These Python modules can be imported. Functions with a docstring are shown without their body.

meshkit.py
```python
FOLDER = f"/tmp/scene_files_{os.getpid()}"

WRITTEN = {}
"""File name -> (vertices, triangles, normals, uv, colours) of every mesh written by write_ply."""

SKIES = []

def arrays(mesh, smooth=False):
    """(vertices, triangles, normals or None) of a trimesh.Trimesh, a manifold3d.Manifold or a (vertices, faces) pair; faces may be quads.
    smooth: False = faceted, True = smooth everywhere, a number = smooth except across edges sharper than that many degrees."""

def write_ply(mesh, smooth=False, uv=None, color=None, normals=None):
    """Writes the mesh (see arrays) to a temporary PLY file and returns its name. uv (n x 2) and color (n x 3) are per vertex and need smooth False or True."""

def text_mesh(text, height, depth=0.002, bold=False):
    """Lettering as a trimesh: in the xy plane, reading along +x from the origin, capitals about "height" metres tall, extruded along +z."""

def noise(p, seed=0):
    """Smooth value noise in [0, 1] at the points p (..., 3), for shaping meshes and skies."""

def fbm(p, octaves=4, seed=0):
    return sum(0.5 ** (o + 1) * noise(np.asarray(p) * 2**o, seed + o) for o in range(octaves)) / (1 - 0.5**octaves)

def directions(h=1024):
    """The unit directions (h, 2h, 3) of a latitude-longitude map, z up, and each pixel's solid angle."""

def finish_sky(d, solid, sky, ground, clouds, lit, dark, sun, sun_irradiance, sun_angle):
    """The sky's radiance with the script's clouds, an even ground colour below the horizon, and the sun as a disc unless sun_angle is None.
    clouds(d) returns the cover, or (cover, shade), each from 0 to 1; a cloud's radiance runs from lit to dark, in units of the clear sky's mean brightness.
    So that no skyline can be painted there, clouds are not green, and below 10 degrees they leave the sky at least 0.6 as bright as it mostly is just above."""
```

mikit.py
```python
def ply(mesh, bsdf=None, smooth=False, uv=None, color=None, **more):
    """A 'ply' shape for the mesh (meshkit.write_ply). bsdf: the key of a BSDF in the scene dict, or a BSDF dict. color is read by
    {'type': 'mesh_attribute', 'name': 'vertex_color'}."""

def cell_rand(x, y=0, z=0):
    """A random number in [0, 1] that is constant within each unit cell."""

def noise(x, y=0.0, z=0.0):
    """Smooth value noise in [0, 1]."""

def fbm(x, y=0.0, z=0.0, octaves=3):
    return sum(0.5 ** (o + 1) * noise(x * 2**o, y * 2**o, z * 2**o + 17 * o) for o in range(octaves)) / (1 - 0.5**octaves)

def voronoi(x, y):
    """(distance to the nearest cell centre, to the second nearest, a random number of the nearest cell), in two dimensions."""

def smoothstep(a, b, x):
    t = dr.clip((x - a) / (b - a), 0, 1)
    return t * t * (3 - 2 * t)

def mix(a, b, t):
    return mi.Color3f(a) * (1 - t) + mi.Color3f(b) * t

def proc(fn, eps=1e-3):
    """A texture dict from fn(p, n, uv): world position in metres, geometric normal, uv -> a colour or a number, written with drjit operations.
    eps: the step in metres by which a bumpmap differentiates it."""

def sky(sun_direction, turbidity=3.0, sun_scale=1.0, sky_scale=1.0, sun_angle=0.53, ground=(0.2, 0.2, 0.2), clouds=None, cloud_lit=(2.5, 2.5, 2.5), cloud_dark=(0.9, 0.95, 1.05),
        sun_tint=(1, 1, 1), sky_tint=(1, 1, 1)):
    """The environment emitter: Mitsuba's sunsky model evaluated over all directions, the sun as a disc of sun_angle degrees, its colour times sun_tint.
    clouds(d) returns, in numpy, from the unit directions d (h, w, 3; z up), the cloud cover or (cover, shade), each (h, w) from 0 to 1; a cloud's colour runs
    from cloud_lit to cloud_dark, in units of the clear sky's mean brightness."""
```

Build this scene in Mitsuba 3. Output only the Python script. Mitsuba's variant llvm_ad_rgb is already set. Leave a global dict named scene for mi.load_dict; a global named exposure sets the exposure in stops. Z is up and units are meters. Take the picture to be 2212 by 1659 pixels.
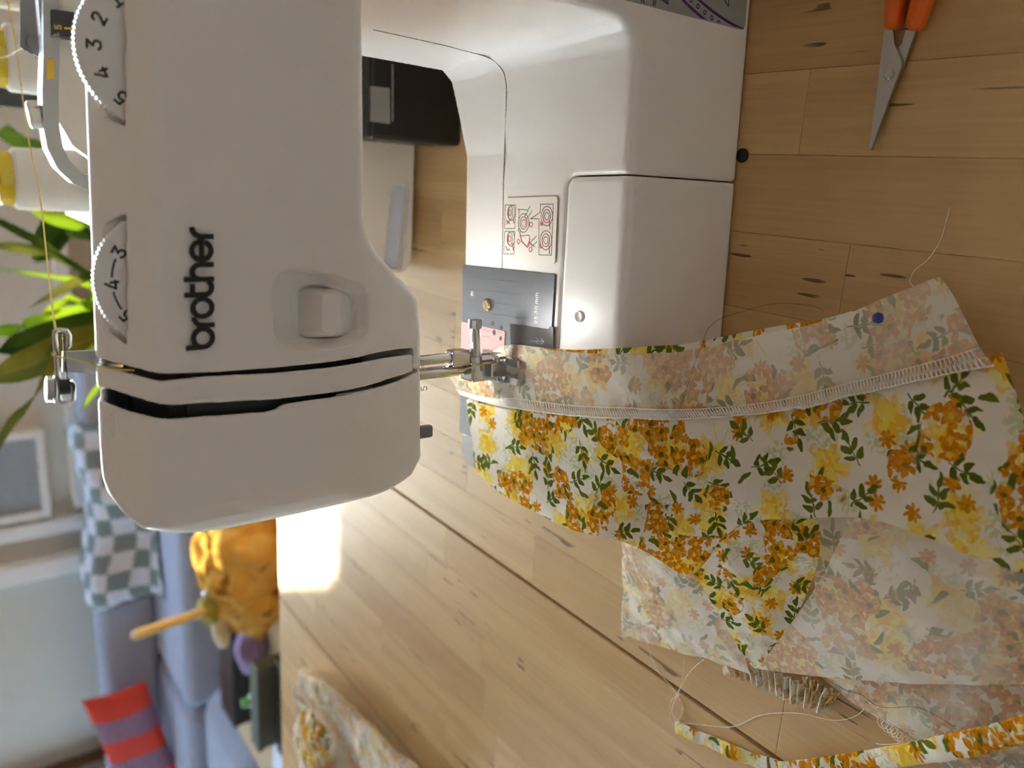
import math, random, numpy as np, trimesh, drjit as dr, mitsuba as mi, mikit, meshkit
from mikit import noise, fbm, cell_rand, smoothstep, mix
from shapely import geometry as sg, ops as so, affinity as sa
from scipy.interpolate import RectBivariateSpline
from scipy import ndimage

T = mi.ScalarTransform4f
scene, labels = {}, {}
LIFT = 0.74                                   # the table top stands 0.74 m above the floor; everything below is written relative to it
V3 = lambda *a: np.array(a, float)

# ------------------------------------------------------------------ camera, sky, exposure
CAM, FWD, PUP = V3(0, 0, .335 + LIFT), V3(-.2516, .7672, -.59), V3(.966, .2363, -.1048)
scene['camera'] = {'type': 'thinlens', 'fov_axis': 'x', 'fov': 2 * math.degrees(math.atan(1106 / 1700)), 'near_clip': .02, 'far_clip': 60,
                   'aperture_radius': .0017, 'focus_distance': .37,
                   'to_world': T().look_at(origin=CAM.tolist(), target=(CAM + FWD).tolist(), up=PUP.tolist())}
SUN = V3(-.45, .9, .47)
scene['sky'] = mikit.sky(SUN, turbidity=3.0, sun_scale=.55, sky_scale=1.5, ground=(.25, .24, .22), sky_tint=(1.0, .97, .985))
exposure = 5.65

# ------------------------------------------------------------------ materials
def lin(r, g, b):
    return [((c / 255 + .055) / 1.055) ** 2.4 if c > 10 else c / 255 / 12.92 for c in (r, g, b)]
def pr(name, col, rough=.5, metal=0., spec=.5, coat=0., two=True, **kw):
    d = {'type': 'principled', 'base_color': {'type': 'rgb', 'value': lin(*col)} if not isinstance(col, dict) else col, 'roughness': rough,
         'metallic': metal, 'specular': spec, **kw}
    if coat: d.update(clearcoat=coat, clearcoat_gloss=.9)
    scene[name] = {'type': 'twosided', 'bsdf': d} if two else d
    return name
pr('white_plastic', (226, 222, 218), .32, coat=.25)
pr('white_matte', (228, 224, 220), .6)
pr('grey_plastic', (120, 118, 118), .35)
pr('dark_chassis', (34, 35, 37), .4)
pr('black_plastic', (14, 14, 15), .35)
pr('ink_black', (20, 20, 18), .6)
pr('ink_grey', (90, 88, 86), .6)
pr('ink_red', (178, 40, 58), .6)
pr('ink_purple', (72, 40, 104), .5)
pr('ink_yellow', (214, 176, 40), .5)
pr('violet_film', (118, 104, 132), .4)
pr('decal_grey', (146, 148, 146), .35)
pr('label_cream', (226, 220, 210), .45)
pr('seam_dark', (128, 122, 120), .7)
pr('chrome', (205, 205, 205), .12, 1.0)
pr('steel', (176, 174, 170), .3, 1.0)
pr('plate_steel', (84, 84, 87), .36, .6)
pr('plate_rose', (196, 160, 156), .28, .7)
pr('brass', (196, 170, 120), .25, 1.0)
pr('orange_plastic', (214, 96, 14), .4)
pr('blue_plastic', (24, 48, 140), .25, coat=.4)
pr('thread_white', (232, 228, 220), .8)
pr('thread_yellow', (206, 182, 84), .8)
pr('thread_brown', (96, 72, 50), .8)
pr('spool_yellow', (214, 186, 10), .3, coat=.4)
pr('serger_white', (210, 205, 194), .4, coat=.1)
pr('recess_grey', (196, 200, 214), .3)
pr('screen_grey', (132, 132, 130), .3)
scene['smoke_clear'] = {'type': 'thindielectric', 'int_ior': 1.45}
pr('smoke_dark', (52, 50, 50), .15, coat=.4)
pr('clear_cover', (150, 150, 146), .2, coat=.6)
pr('sofa_grey', mikit.proc(lambda p, n, uv: mix(lin(142, 146, 156), lin(176, 180, 190), fbm(p.x * 300, p.y * 300, p.z * 300, 2))), .9)
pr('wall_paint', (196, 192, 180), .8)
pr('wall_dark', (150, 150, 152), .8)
pr('trim_white', (224, 222, 216), .5)
pr('door_beige', (196, 190, 172), .6)
pr('brown_wood', (92, 66, 34), .6)
pr('floor_wood', mikit.proc(lambda p, n, uv: mix(lin(112, 96, 80), lin(136, 118, 100), fbm(p.x * 40, p.y * 3, 0, 3))), .5)
pr('ceiling_paint', (206, 206, 206), .9)
pr('mesh_grey', mikit.proc(lambda p, n, uv: mix(lin(120, 126, 128), lin(164, 170, 176), smoothstep(.2, .8, .5 + .5 * dr.sin(p.x * 500) * dr.sin(p.z * 500)))), .6)
pr('pillow_red', (206, 62, 40), .9)
pr('pillow_violet', mikit.proc(lambda p, n, uv: mix(lin(84, 50, 70), lin(168, 130, 146), smoothstep(.3, .7, .5 + .5 * dr.sin(uv.x * 260) * dr.sin(uv.y * 260)))), .9)
pr('throw_check', mikit.proc(lambda p, n, uv: dr.select((dr.floor(uv.x * 9) + dr.floor(uv.y * 9)) - 2 * dr.floor((dr.floor(uv.x * 9) + dr.floor(uv.y * 9)) / 2) < .5, mi.Color3f(lin(122, 134, 128)), mi.Color3f(lin(206, 208, 212)))), .95)
pr('coffee_wood', (196, 172, 132), .4)
pr('paper_white', (214, 222, 232), .7)
pr('grey_green', (86, 92, 80), .5)
pr('purple_cloth', (142, 116, 158), .7)
pr('green_glass', (136, 196, 120), .1, coat=.8)
pr('stick_wood', (214, 190, 130), .6)
pr('olive_tuft', (160, 150, 56), .8)
pr('spoon_wood', (224, 204, 164), .6)
pr('pot_clay', (150, 110, 88), .7)
pr('stem_green', (110, 124, 52), .6)
def leafmat(name, a, b, t):
    scene[name] = {'type': 'principledthin', 'base_color': mikit.proc(lambda p, n, uv: mix(lin(*a), lin(*b), dr.clip(noise(p.x * 30, p.y * 30, p.z * 30) * .6 + .4 * smoothstep(.06, .0, dr.abs(uv.x - .5)), 0, 1))),
                   'roughness': .35, 'diff_trans': t, 'eta': 1.4}
leafmat('leaf_dark', (34, 58, 24), (66, 92, 36), .30)
leafmat('leaf_bright', (78, 116, 22), (140, 164, 44), .75)
leafmat('leaf_olive', (78, 88, 36), (118, 122, 60), .45)

# birch staves: uv holds one (tone, offset) pair per stave
def wood(p, n, uv):
    x, y = p.x + uv.y * 3.1, p.y + uv.y * 7.7
    warp = fbm(x * 9, y * 2.2, uv.y * 13, 3)
    ring = .5 + .5 * dr.sin((x * (30 + 80 * uv.x) + warp * (8 + 12 * uv.y) + y * 3) * 2)
    ring = ring * ring * (1.6 - .6 * ring)
    fine = fbm(x * 900, y * 22, 3.0, 3)
    fleck = smoothstep(.84, .88, noise(x * 420, y * 46, 5.0)) * smoothstep(.70, .8, noise(x * 34, y * 16, 9.0))
    c = mix(mix(lin(186, 152, 102), lin(202, 172, 123), uv.x), mix(lin(164, 127, 80), lin(186, 152, 105), uv.x), dr.clip(ring * .42 + fine * .66 - .1, 0, 1))
    return mix(c, lin(66, 42, 28), fleck * .8)
scene['birch'] = {'type': 'principled', 'base_color': mikit.proc(wood), 'roughness': .42, 'specular': .4}

# ---- floral print, drawn in the cloth's own flat coordinates (metres)
def stamp(u, v, cell, seed, keep, shape, jit=.36):
    best, who = mi.Float(0), mi.Float(0)
    U, W = u / cell, v / cell
    iu, iv = dr.floor(U), dr.floor(W)
    for a in (-1, 0, 1):
        for b in (-1, 0, 1):
            cx, cy = iu + a, iv + b
            r1, r2, r3 = cell_rand(cx, cy, seed), cell_rand(cx, cy, seed + 1), cell_rand(cx, cy, seed + 2)
            dx = (U - cx - .5 - (r1 - .5) * 2 * jit) * cell
            dy = (W - cy - .5 - (r2 - .5) * 2 * jit) * cell
            an = r3 * 6.2832
            ca, sa_ = dr.cos(an), dr.sin(an)
            m = dr.select(cell_rand(cx, cy, seed + 3) < keep, shape(dx * ca + dy * sa_, dy * ca - dx * sa_, r1), 0)
            who = dr.select(m > best, r2, who)
            best = dr.maximum(best, m)
    return best, who
def daisy(R, n, fat=.35):
    def f(x, y, r):
        rr, th = dr.sqrt(x * x + y * y), dr.atan2(y, x)
        lim = R * (fat + (1 - fat) * dr.sqrt(dr.abs(dr.cos(th * n / 2))))
        return smoothstep(lim, lim * .86, rr)
    return f
def spray(Lf, wd):
    def f(x, y, r):
        out = smoothstep(.0004, .0002, dr.abs(y)) * dr.select((x > -.5 * Lf) & (x < .9 * Lf), 1, 0)
        for an, s, off in ((-.95, .62, -.25), (.95, .62, -.25), (-.75, .66, .12), (.75, .66, .12), (0., .75, .45)):
            c, s_ = math.cos(an), math.sin(an)
            X, Y = (x - off * Lf) * c + y * s_, y * c - (x - off * Lf) * s_
            t = dr.clip((X / (Lf * s) - .12) / .88, 0, 1)
            w = wd * dr.sqrt(dr.maximum(t * (1 - t), 0)) * 2 * (1.25 - .6 * t)
            out = dr.maximum(out, dr.select((X > Lf * s * .12) & (X < Lf * s), smoothstep(w, w * .8, dr.abs(Y)), 0))
        return out
    return f
def leaf1(Lf, wd):
    def f(x, y, r):
        t = dr.clip((x / Lf) + .5, 0, 1)
        w = wd * dr.sqrt(dr.maximum(t * (1 - t), 0)) * 2
        return dr.select(dr.abs(x) < Lf / 2, smoothstep(w, w * .75, dr.abs(y + .12 * Lf * (4 * (t - .5) * (t - .5)))), 0)
    return f
def bloom(R):
    def f(x, y, r):
        rr, th = dr.sqrt(x * x + y * y), dr.atan2(y, x)
        lim = R * (.74 + .16 * dr.sin(th * 5 + r * 9) + .1 * dr.sin(th * 11 + r * 20))
        return smoothstep(lim, lim * .8, rr) * (1 - .25 * smoothstep(.3, .8, rr / R))
    return f
def starry(R):
    def f(x, y, r):
        rr, th = dr.sqrt(x * x + y * y), dr.atan2(y, x)
        w = dr.abs(dr.sin(th * 4)) * rr
        return dr.select(rr < R, smoothstep(.0011, .0006, w), 0)
    return f
def floral(u, v):
    """(colour, how dense the ink is) of the print"""
    wu, wv = u + .0014 * (noise(u * 420, v * 420, 3) - .5), v + .0014 * (noise(u * 420, v * 420, 8) - .5)
    c = mi.Color3f(lin(236, 230, 216)) + mi.Color3f(0)
    ink = mi.Float(0)
    def over(c, ink, col, m):
        return mix(c, mi.Color3f(1) * mi.Color3f(col), m), dr.maximum(ink, m)
    speck = smoothstep(.44, .52, noise(wu * 900, wv * 900))
    m, _ = stamp(wu, wv, .0145, 11, .62, bloom(.0075))
    c, ink = over(c, ink, lin(190, 202, 146), m * speck * .75)
    m, w = stamp(wu, wv, .024, 21, .85, bloom(.0130))
    pet = smoothstep(.50, .58, fbm(wu * 420 + w * 5, wv * 420, 1.0, 2))
    edge = smoothstep(.40, .46, fbm(wu * 300 + 5, wv * 300 + w * 7, 6.0, 2))
    c, ink = over(c, ink, mix(mix(lin(240, 228, 150), lin(238, 214, 92), edge), lin(234, 182, 54), pet * .85), m)
    m, w = stamp(wu, wv, .040, 31, .45, starry(.012)); c, ink = over(c, ink, lin(228, 212, 90), m)
    clus = smoothstep(.58, .605, noise(wu * 60 + 7, wv * 60 + 3, 4.0))
    m2, w2 = stamp(wu, wv, .0085, 41, .6, leaf1(.0078, .0017)); c, ink = over(c, ink, lin(98, 110, 36), m2 * smoothstep(.53, .56, noise(wu * 60 + 7, wv * 60 + 3, 4.0)))
    m, w = stamp(wu, wv, .0080, 51, .90, daisy(.0050, 5, .30), .24); m = m * clus
    tone = smoothstep(.38, .62, noise(wu * 900, wv * 900, 2.0))
    c, ink = over(c, ink, mix(mix(lin(206, 128, 18), lin(226, 162, 40), w), lin(188, 108, 16), tone * .6), m)
    m, w = stamp(wu, wv, .0080, 51, .90, daisy(.0016, 5, .5), .24); c, ink = over(c, ink, mix(lin(226, 190, 80), lin(110, 104, 30), smoothstep(.5, .6, w)), m * clus)
    m, w = stamp(wu + .004, wv + .003, .0056, 57, .55, daisy(.0024, 5, .3)); c, ink = over(c, ink, lin(206, 134, 26), m * clus * (1 - ink))
    m, w = stamp(wu, wv, .0140, 61, .50, daisy(.0042, 7, .18)); m = m * (1 - clus)
    c, ink = over(c, ink, mix(lin(214, 150, 34), lin(200, 128, 20), tone), m)
    m, w = stamp(wu, wv, .0175, 71, .68, spray(.0094, .0015)); m = m * (1 - .9 * clus)
    c, ink = over(c, ink, mix(lin(86, 100, 26), lin(112, 122, 46), w), m)
    m, w = stamp(wu, wv, .0130, 81, .35, leaf1(.0085, .0013)); m = m * (1 - clus)
    c, ink = over(c, ink, lin(104, 116, 44), m)
    return c, ink
def cloth(name, wrong, trans=.55):
    def fn(p, n, uv):
        c, ink = floral(uv.x, uv.y)
        weave = .94 + .06 * dr.sin(uv.x * 9000) * dr.sin(uv.y * 9000)
        if wrong:
            fade = .26 + .45 * noise(uv.x * 60, uv.y * 60, 2.0)
            soft = mi.Color3f(lin(232, 226, 214)) * (1 - fade) + c * fade
            lum = mi.luminance(soft)
            c = soft * .93 + mi.Color3f(lum) * .07
        return c * weave
    scene[name] = {'type': 'principledthin', 'base_color': mikit.proc(fn), 'roughness': .9, 'diff_trans': trans, 'eta': 1.2}
cloth('floral_right', False)
cloth('floral_wrong', True)
scene['golden_cloth'] = {'type': 'principledthin', 'base_color': mikit.proc(lambda p, n, uv: mix(mix(lin(196, 152, 60), lin(224, 192, 112), fbm(p.x * 40, p.y * 40, p.z * 24, 3)), lin(150, 104, 34), smoothstep(.60, .70, fbm(p.x * 34 + 5, p.y * 34, p.z * 16, 2)))), 'roughness': .9, 'diff_trans': .5, 'eta': 1.2}

# ------------------------------------------------------------------ helpers
used = {}
def number(key):
    n = used.get(key, -1) + 1
    used[key] = n
    return key if n == 0 else f'{key}_{n:03d}'
def thing(name, label, cat, group=None):
    k = number(name)
    labels[k] = {'label': label, 'category': cat}
    if group: labels[k]['group'] = group
    return k
def struct(name, label=None):
    labels[name] = {'kind': 'structure', **({'label': label} if label else {})}
    return name
def put(key, mesh, bsdf, smooth=30, label=None, kind=None, local=False, uv=None, **more):
    """one mesh of the scene; local: written in the sewing machine's own frame"""
    v, f = (mesh.vertices, mesh.faces) if hasattr(mesh, 'vertices') else (np.asarray(mesh[0], float), np.asarray(mesh[1], int))
    v = np.array(v, float)
    if local: v = m2w(v)
    v = v + [0, 0, LIFT]
    scene[key] = mikit.ply((v, np.asarray(f)), bsdf, smooth=smooth, uv=uv, **more)
    if label or kind:
        labels.setdefault(key, {}).update({k: x for k, x in (('label', label), ('kind', kind)) if x})
    return key
def part(parent, name, mesh, bsdf, **kw):
    return put(number(parent + '__' + name), mesh, bsdf, **kw)
MB, ML, MN = V3(-.07637, .25594, 0), V3(.99869, .05110, 0), V3(-.05110, .99869, 0)
def m2w(v):
    v = np.atleast_2d(v)
    return MB + v[:, :1] * ML + v[:, 1:2] * MN + v[:, 2:3] * V3(0, 0, 1)
def cat(*m):
    return trimesh.util.concatenate([x for x in m])
def box(lo, hi, r=0.0):
    lo, hi = np.array(lo, float), np.array(hi, float)
    if r <= 0:
        b = trimesh.creation.box(hi - lo); b.apply_translation((lo + hi) / 2); return b
    p = []
    for i in np.ndindex(2, 2, 2):
        c = np.where(np.array(i), hi - r, lo + r)
        for a in range(3):
            for s in (-1, 1):
                q = c.copy(); 
                q[a] += r if i[a] else -r
                p.append(q)
        o = np.where(np.array(i), 1, -1) * r * .577
        p.append(c + o)
        for a in range(3):
            q = np.where(np.array(i), 1, -1) * r * .707; q[a] = 0; p.append(c + q)
    return trimesh.convex.convex_hull(np.array(p))
def rbox(lo, hi, r, n=4):
    """box rounded with balls at its corners"""
    s = trimesh.creation.uv_sphere(radius=r, count=[2 * n + 1, 4 * n])
    lo, hi = np.array(lo, float) + r, np.array(hi, float) - r
    return trimesh.convex.convex_hull(np.vstack([s.vertices + np.where(np.array(i), hi, lo) for i in np.ndindex(2, 2, 2)]))
def hull(pts): return trimesh.convex.convex_hull(np.array(pts, float))
def frame(d):
    d = np.asarray(d, float) / np.linalg.norm(d)
    a = np.cross(d, [0, 0, 1] if abs(d[2]) < .9 else [1, 0, 0]); a /= np.linalg.norm(a)
    return a, np.cross(d, a)
def cyl(p, q, r, r2=None, n=24, cap=True):
    p, q = np.asarray(p, float), np.asarray(q, float)
    a, b = frame(q - p); t = np.arange(n) * 2 * np.pi / n
    ring = np.cos(t)[:, None] * a + np.sin(t)[:, None] * b
    v = np.vstack([p + ring * r, q + ring * (r if r2 is None else r2), [p], [q]])
    i = np.arange(n); j = (i + 1) % n
    f = np.vstack([np.stack([i, j, j + n], 1), np.stack([i, j + n, i + n], 1)] + ([np.stack([j, i, i * 0 + 2 * n], 1), np.stack([i + n, j + n, i * 0 + 2 * n + 1], 1)] if cap else []))
    return trimesh.Trimesh(v, f, process=False)
def lathe(p, q, prof, n=32):
    """profile of (along 0..1, radius) from p to q"""
    p, q = np.asarray(p, float), np.asarray(q, float)
    a, b = frame(q - p); t = np.arange(n) * 2 * np.pi / n
    ring = np.cos(t)[:, None] * a + np.sin(t)[:, None] * b
    v = np.vstack([p + (q - p) * s + ring * max(r, 1e-6) for s, r in prof])
    i = np.arange(n); j = (i + 1) % n
    f = np.vstack([np.vstack([np.stack([i + k * n, j + k * n, j + k * n + n], 1), np.stack([i + k * n, j + k * n + n, i + k * n + n], 1)]) for k in range(len(prof) - 1)])
    return trimesh.Trimesh(v, f, process=False)
def curve(pts, n=40):
    """smooth curve through points"""
    pts = np.array(pts, float)
    if len(pts) < 3: return np.array([pts[0] + (pts[-1] - pts[0]) * t for t in np.linspace(0, 1, n)])
    d = np.r_[0, np.cumsum(np.linalg.norm(np.diff(pts, axis=0), axis=1))]
    from scipy.interpolate import PchipInterpolator
    return PchipInterpolator(d, pts)(np.linspace(0, d[-1], n))
def tube(pts, r, n=8, flat=1.0, up=None):
    pts = np.array(pts, float)
    t = np.gradient(pts, axis=0); t /= np.linalg.norm(t, axis=1, keepdims=True) + 1e-12
    a = np.array(frame(t[0])[0]) if up is None else np.cross(t[0], up)
    A = []
    for k in range(len(pts)):
        a = a - t[k] * (a @ t[k]) if up is None else np.cross(t[k], up)
        a = a / (np.linalg.norm(a) + 1e-12); A.append(a)
    A = np.array(A); Bn = np.cross(t, A)
    th = np.arange(n) * 2 * np.pi / n
    R = np.broadcast_to(np.asarray(r, float), (len(pts),))
    v = (pts[:, None] + R[:, None, None] * (np.cos(th)[None, :, None] * A[:, None] + flat * np.sin(th)[None, :, None] * Bn[:, None])).reshape(-1, 3)
    i = np.arange(n); j = (i + 1) % n
    f = np.vstack([np.vstack([np.stack([i + k * n, j + k * n, j + k * n + n], 1), np.stack([i + k * n, j + k * n + n, i + k * n + n], 1)]) for k in range(len(pts) - 1)])
    e = (len(pts) - 1) * n
    f = np.vstack([f, [[0, k + 1, k] for k in range(1, n - 1)], [[e, e + k, e + k + 1] for k in range(1, n - 1)]])
    return trimesh.Trimesh(v, f, process=False)
def extr(shape, h):
    g = [x for x in getattr(shape, 'geoms', [shape]) if x.area > 0]
    return cat(*[trimesh.creation.extrude_polygon(x, h, engine='earcut') for x in g])
def place(mesh, o, ex, ey, ez):
    """maps a mesh's x, y, z axes"""
    m = mesh.copy(); v = m.vertices
    m.vertices = np.asarray(o, float) + v[:, :1] * np.asarray(ex, float) + v[:, 1:2] * np.asarray(ey, float) + v[:, 2:3] * np.asarray(ez, float)
    return m

# ---- signed distance fields and a surface-nets mesher
def smax(a, b, k):
    return np.maximum(a, b) + np.maximum(k - np.abs(a - b), 0) ** 2 / (4 * k) if k > 0 else np.maximum(a, b)
def smin(a, b, k): return -smax(-a, -b, k)
def sd_poly(P, x, y):
    P = np.asarray(P, float); d = np.full(np.broadcast(x, y).shape, 1e9); s = np.ones(d.shape)
    for k in range(len(P)):
        a, b = P[k], P[k - 1]
        ex, ey = b - a; wx, wy = x - a[0], y - a[1]
        t = np.clip((wx * ex + wy * ey) / (ex * ex + ey * ey + 1e-18), 0, 1)
        d = np.minimum(d, (wx - ex * t) ** 2 + (wy - ey * t) ** 2)
        c1, c2, c3 = y >= a[1], y < b[1], ex * wy > ey * wx
        s = np.where((c1 & c2 & c3) | (~c1 & ~c2 & ~c3), -s, s)
    return s * np.sqrt(d)
def rpoly(P, r):
    g = sg.Polygon(P).buffer(-r, quad_segs=8).buffer(r, quad_segs=8)
    return np.array(g.exterior.coords)[:-1]
def nets(F, o, h):
    S = F < 0
    n = np.array(F.shape) - 1
    c = sum(S[a:a + n[0], b:b + n[1], e:e + n[2]].astype(np.int8) for a, b, e in np.ndindex(2, 2, 2))
    idx = np.argwhere((c > 0) & (c < 8))
    num = np.full(n, -1); num[tuple(idx.T)] = np.arange(len(idx))
    acc, cnt = np.zeros((len(idx), 3)), np.zeros((len(idx), 1))
    for ax in range(3):
        for a, b in np.ndindex(2, 2):
            s = np.zeros(3, int); s[(ax + 1) % 3], s[(ax + 2) % 3] = a, b
            e = s.copy(); e[ax] = 1
            f0, f1 = F[tuple((idx + s).T)], F[tuple((idx + e).T)]
            on = (f0 < 0) != (f1 < 0)
            t = np.where(on, f0 / np.where(on, f0 - f1, 1), 0)
            p = s + np.eye(3)[ax] * t[:, None]
            acc[on] += p[on]; cnt[on] += 1
    v = o + h * (idx + acc / cnt)
    faces = []
    for ax in range(3):
        u, w = (ax + 1) % 3, (ax + 2) % 3
        sl = [slice(1, None)] * 3; sl[ax] = slice(0, None)
        A = np.swapaxes(S, 0, ax); D = (A[:-1] != A[1:]); D = np.swapaxes(D, 0, ax); Pn = np.swapaxes(A[:-1], 0, ax)
        e = np.argwhere(D); e = e[(e[:, u] > 0) & (e[:, w] > 0) & (e[:, u] < n[u]) & (e[:, w] < n[w]) & (e[:, ax] < n[ax])]
        q = []
        for a, b in ((1, 1), (0, 1), (0, 0), (1, 0)):
            k = e.copy(); k[:, u] -= a; k[:, w] -= b; q.append(num[tuple(k.T)])
        q = np.stack(q, 1)
        flip = ~Pn[tuple(e.T)]
        q[flip] = q[flip][:, ::-1]
        faces.append(q)
    q = np.vstack(faces); q = q[(q >= 0).all(1)]
    return trimesh.Trimesh(v, np.vstack([q[:, [0, 1, 2]], q[:, [0, 2, 3]]]), process=False)
def grid(lo, hi, h):
    lo, hi = np.array(lo, float), np.array(hi, float)
    ax = [lo[k] + h * np.arange(int(np.ceil((hi[k] - lo[k]) / h)) + 1) for k in range(3)]
    return lo, ax[0][:, None, None].astype(np.float32), ax[1][None, :, None].astype(np.float32), ax[2][None, None, :].astype(np.float32)

# ---- cloth sheets
def sheet(rows, nu, nv, seed=0, amp=.0008, freq=60, ragged=0, scale=1.0, uv0=(0, 0), rot=0.0, thick=.0007):
    """smooth cloth through rows of control points; returns (mesh, uv, midsurface); uv in metres"""
    R = np.array(rows, float); m, n = R.shape[:2]
    kx, ky = min(3, m - 1), min(3, n - 1)
    a, b = np.linspace(0, 1, m), np.linspace(0, 1, n)
    A, B = np.linspace(0, 1, nv), np.linspace(0, 1, nu)
    P = np.stack([RectBivariateSpline(a, b, R[..., k], kx=min(kx, 2) if m < 4 else 3, ky=ky if n > 3 else min(ky, 2))(A, B) for k in range(3)], -1)
    du = np.gradient(P, axis=1); dv = np.gradient(P, axis=0)
    N = np.cross(du, dv); N /= np.linalg.norm(N, axis=-1, keepdims=True) + 1e-12
    N = np.where((N[..., 2:3] < 0), -N, N)
    w = (meshkit.fbm(P * freq, 3, seed) - .5) * 2 + .7 * (meshkit.fbm(P * freq * [3.2, .9, 1], 2, seed + 5) - .5)
    P = P + N * (w * amp)[..., None]
    su = np.cumsum(np.linalg.norm(np.diff(P, axis=1, prepend=P[:, :1]), axis=-1), axis=1).mean(0)
    sv = np.cumsum(np.linalg.norm(np.diff(P, axis=0, prepend=P[:1]), axis=-1), axis=0).mean(1)
    # print coordinates: horizontal place and length along the cloth, so that the print is not squeezed where a sheet narrows
    L1 = np.cumsum(np.linalg.norm(np.diff(P, axis=1, prepend=P[:, :1]), axis=-1), axis=1)
    L2 = np.cumsum(np.linalg.norm(np.diff(P, axis=0, prepend=P[:1]), axis=-1), axis=0)
    mid = len(A) // 2
    U = L1 - L1[:, [nu // 2]] + 0 * L2; Vv = L2 - 0
    ca, sa_ = math.cos(rot), math.sin(rot)
    U, Vv = P[..., 0] * ca + (P[..., 1] + .8 * P[..., 2]) * sa_, (P[..., 1] + .8 * P[..., 2]) * ca - P[..., 0] * sa_
    uv = np.stack([U * scale + uv0[0], Vv * scale + uv0[1]], -1).reshape(-1, 2)
    i = np.arange(nv * nu).reshape(nv, nu)
    q = np.stack([i[:-1, :-1], i[:-1, 1:], i[1:, 1:], i[1:, :-1]], -1).reshape(-1, 4)
    f = np.vstack([q[:, [0, 1, 2]], q[:, [0, 2, 3]]])
    return (P.reshape(-1, 3), f), uv, P
def cloth_part(parent, name, bsdf, rows, nu=120, nv=40, label=None, **kw):
    m, uv, P = sheet(rows, nu, nv, **kw)
    part(parent, name, m, bsdf, smooth=True, uv=uv, label=label)
    return P

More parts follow.
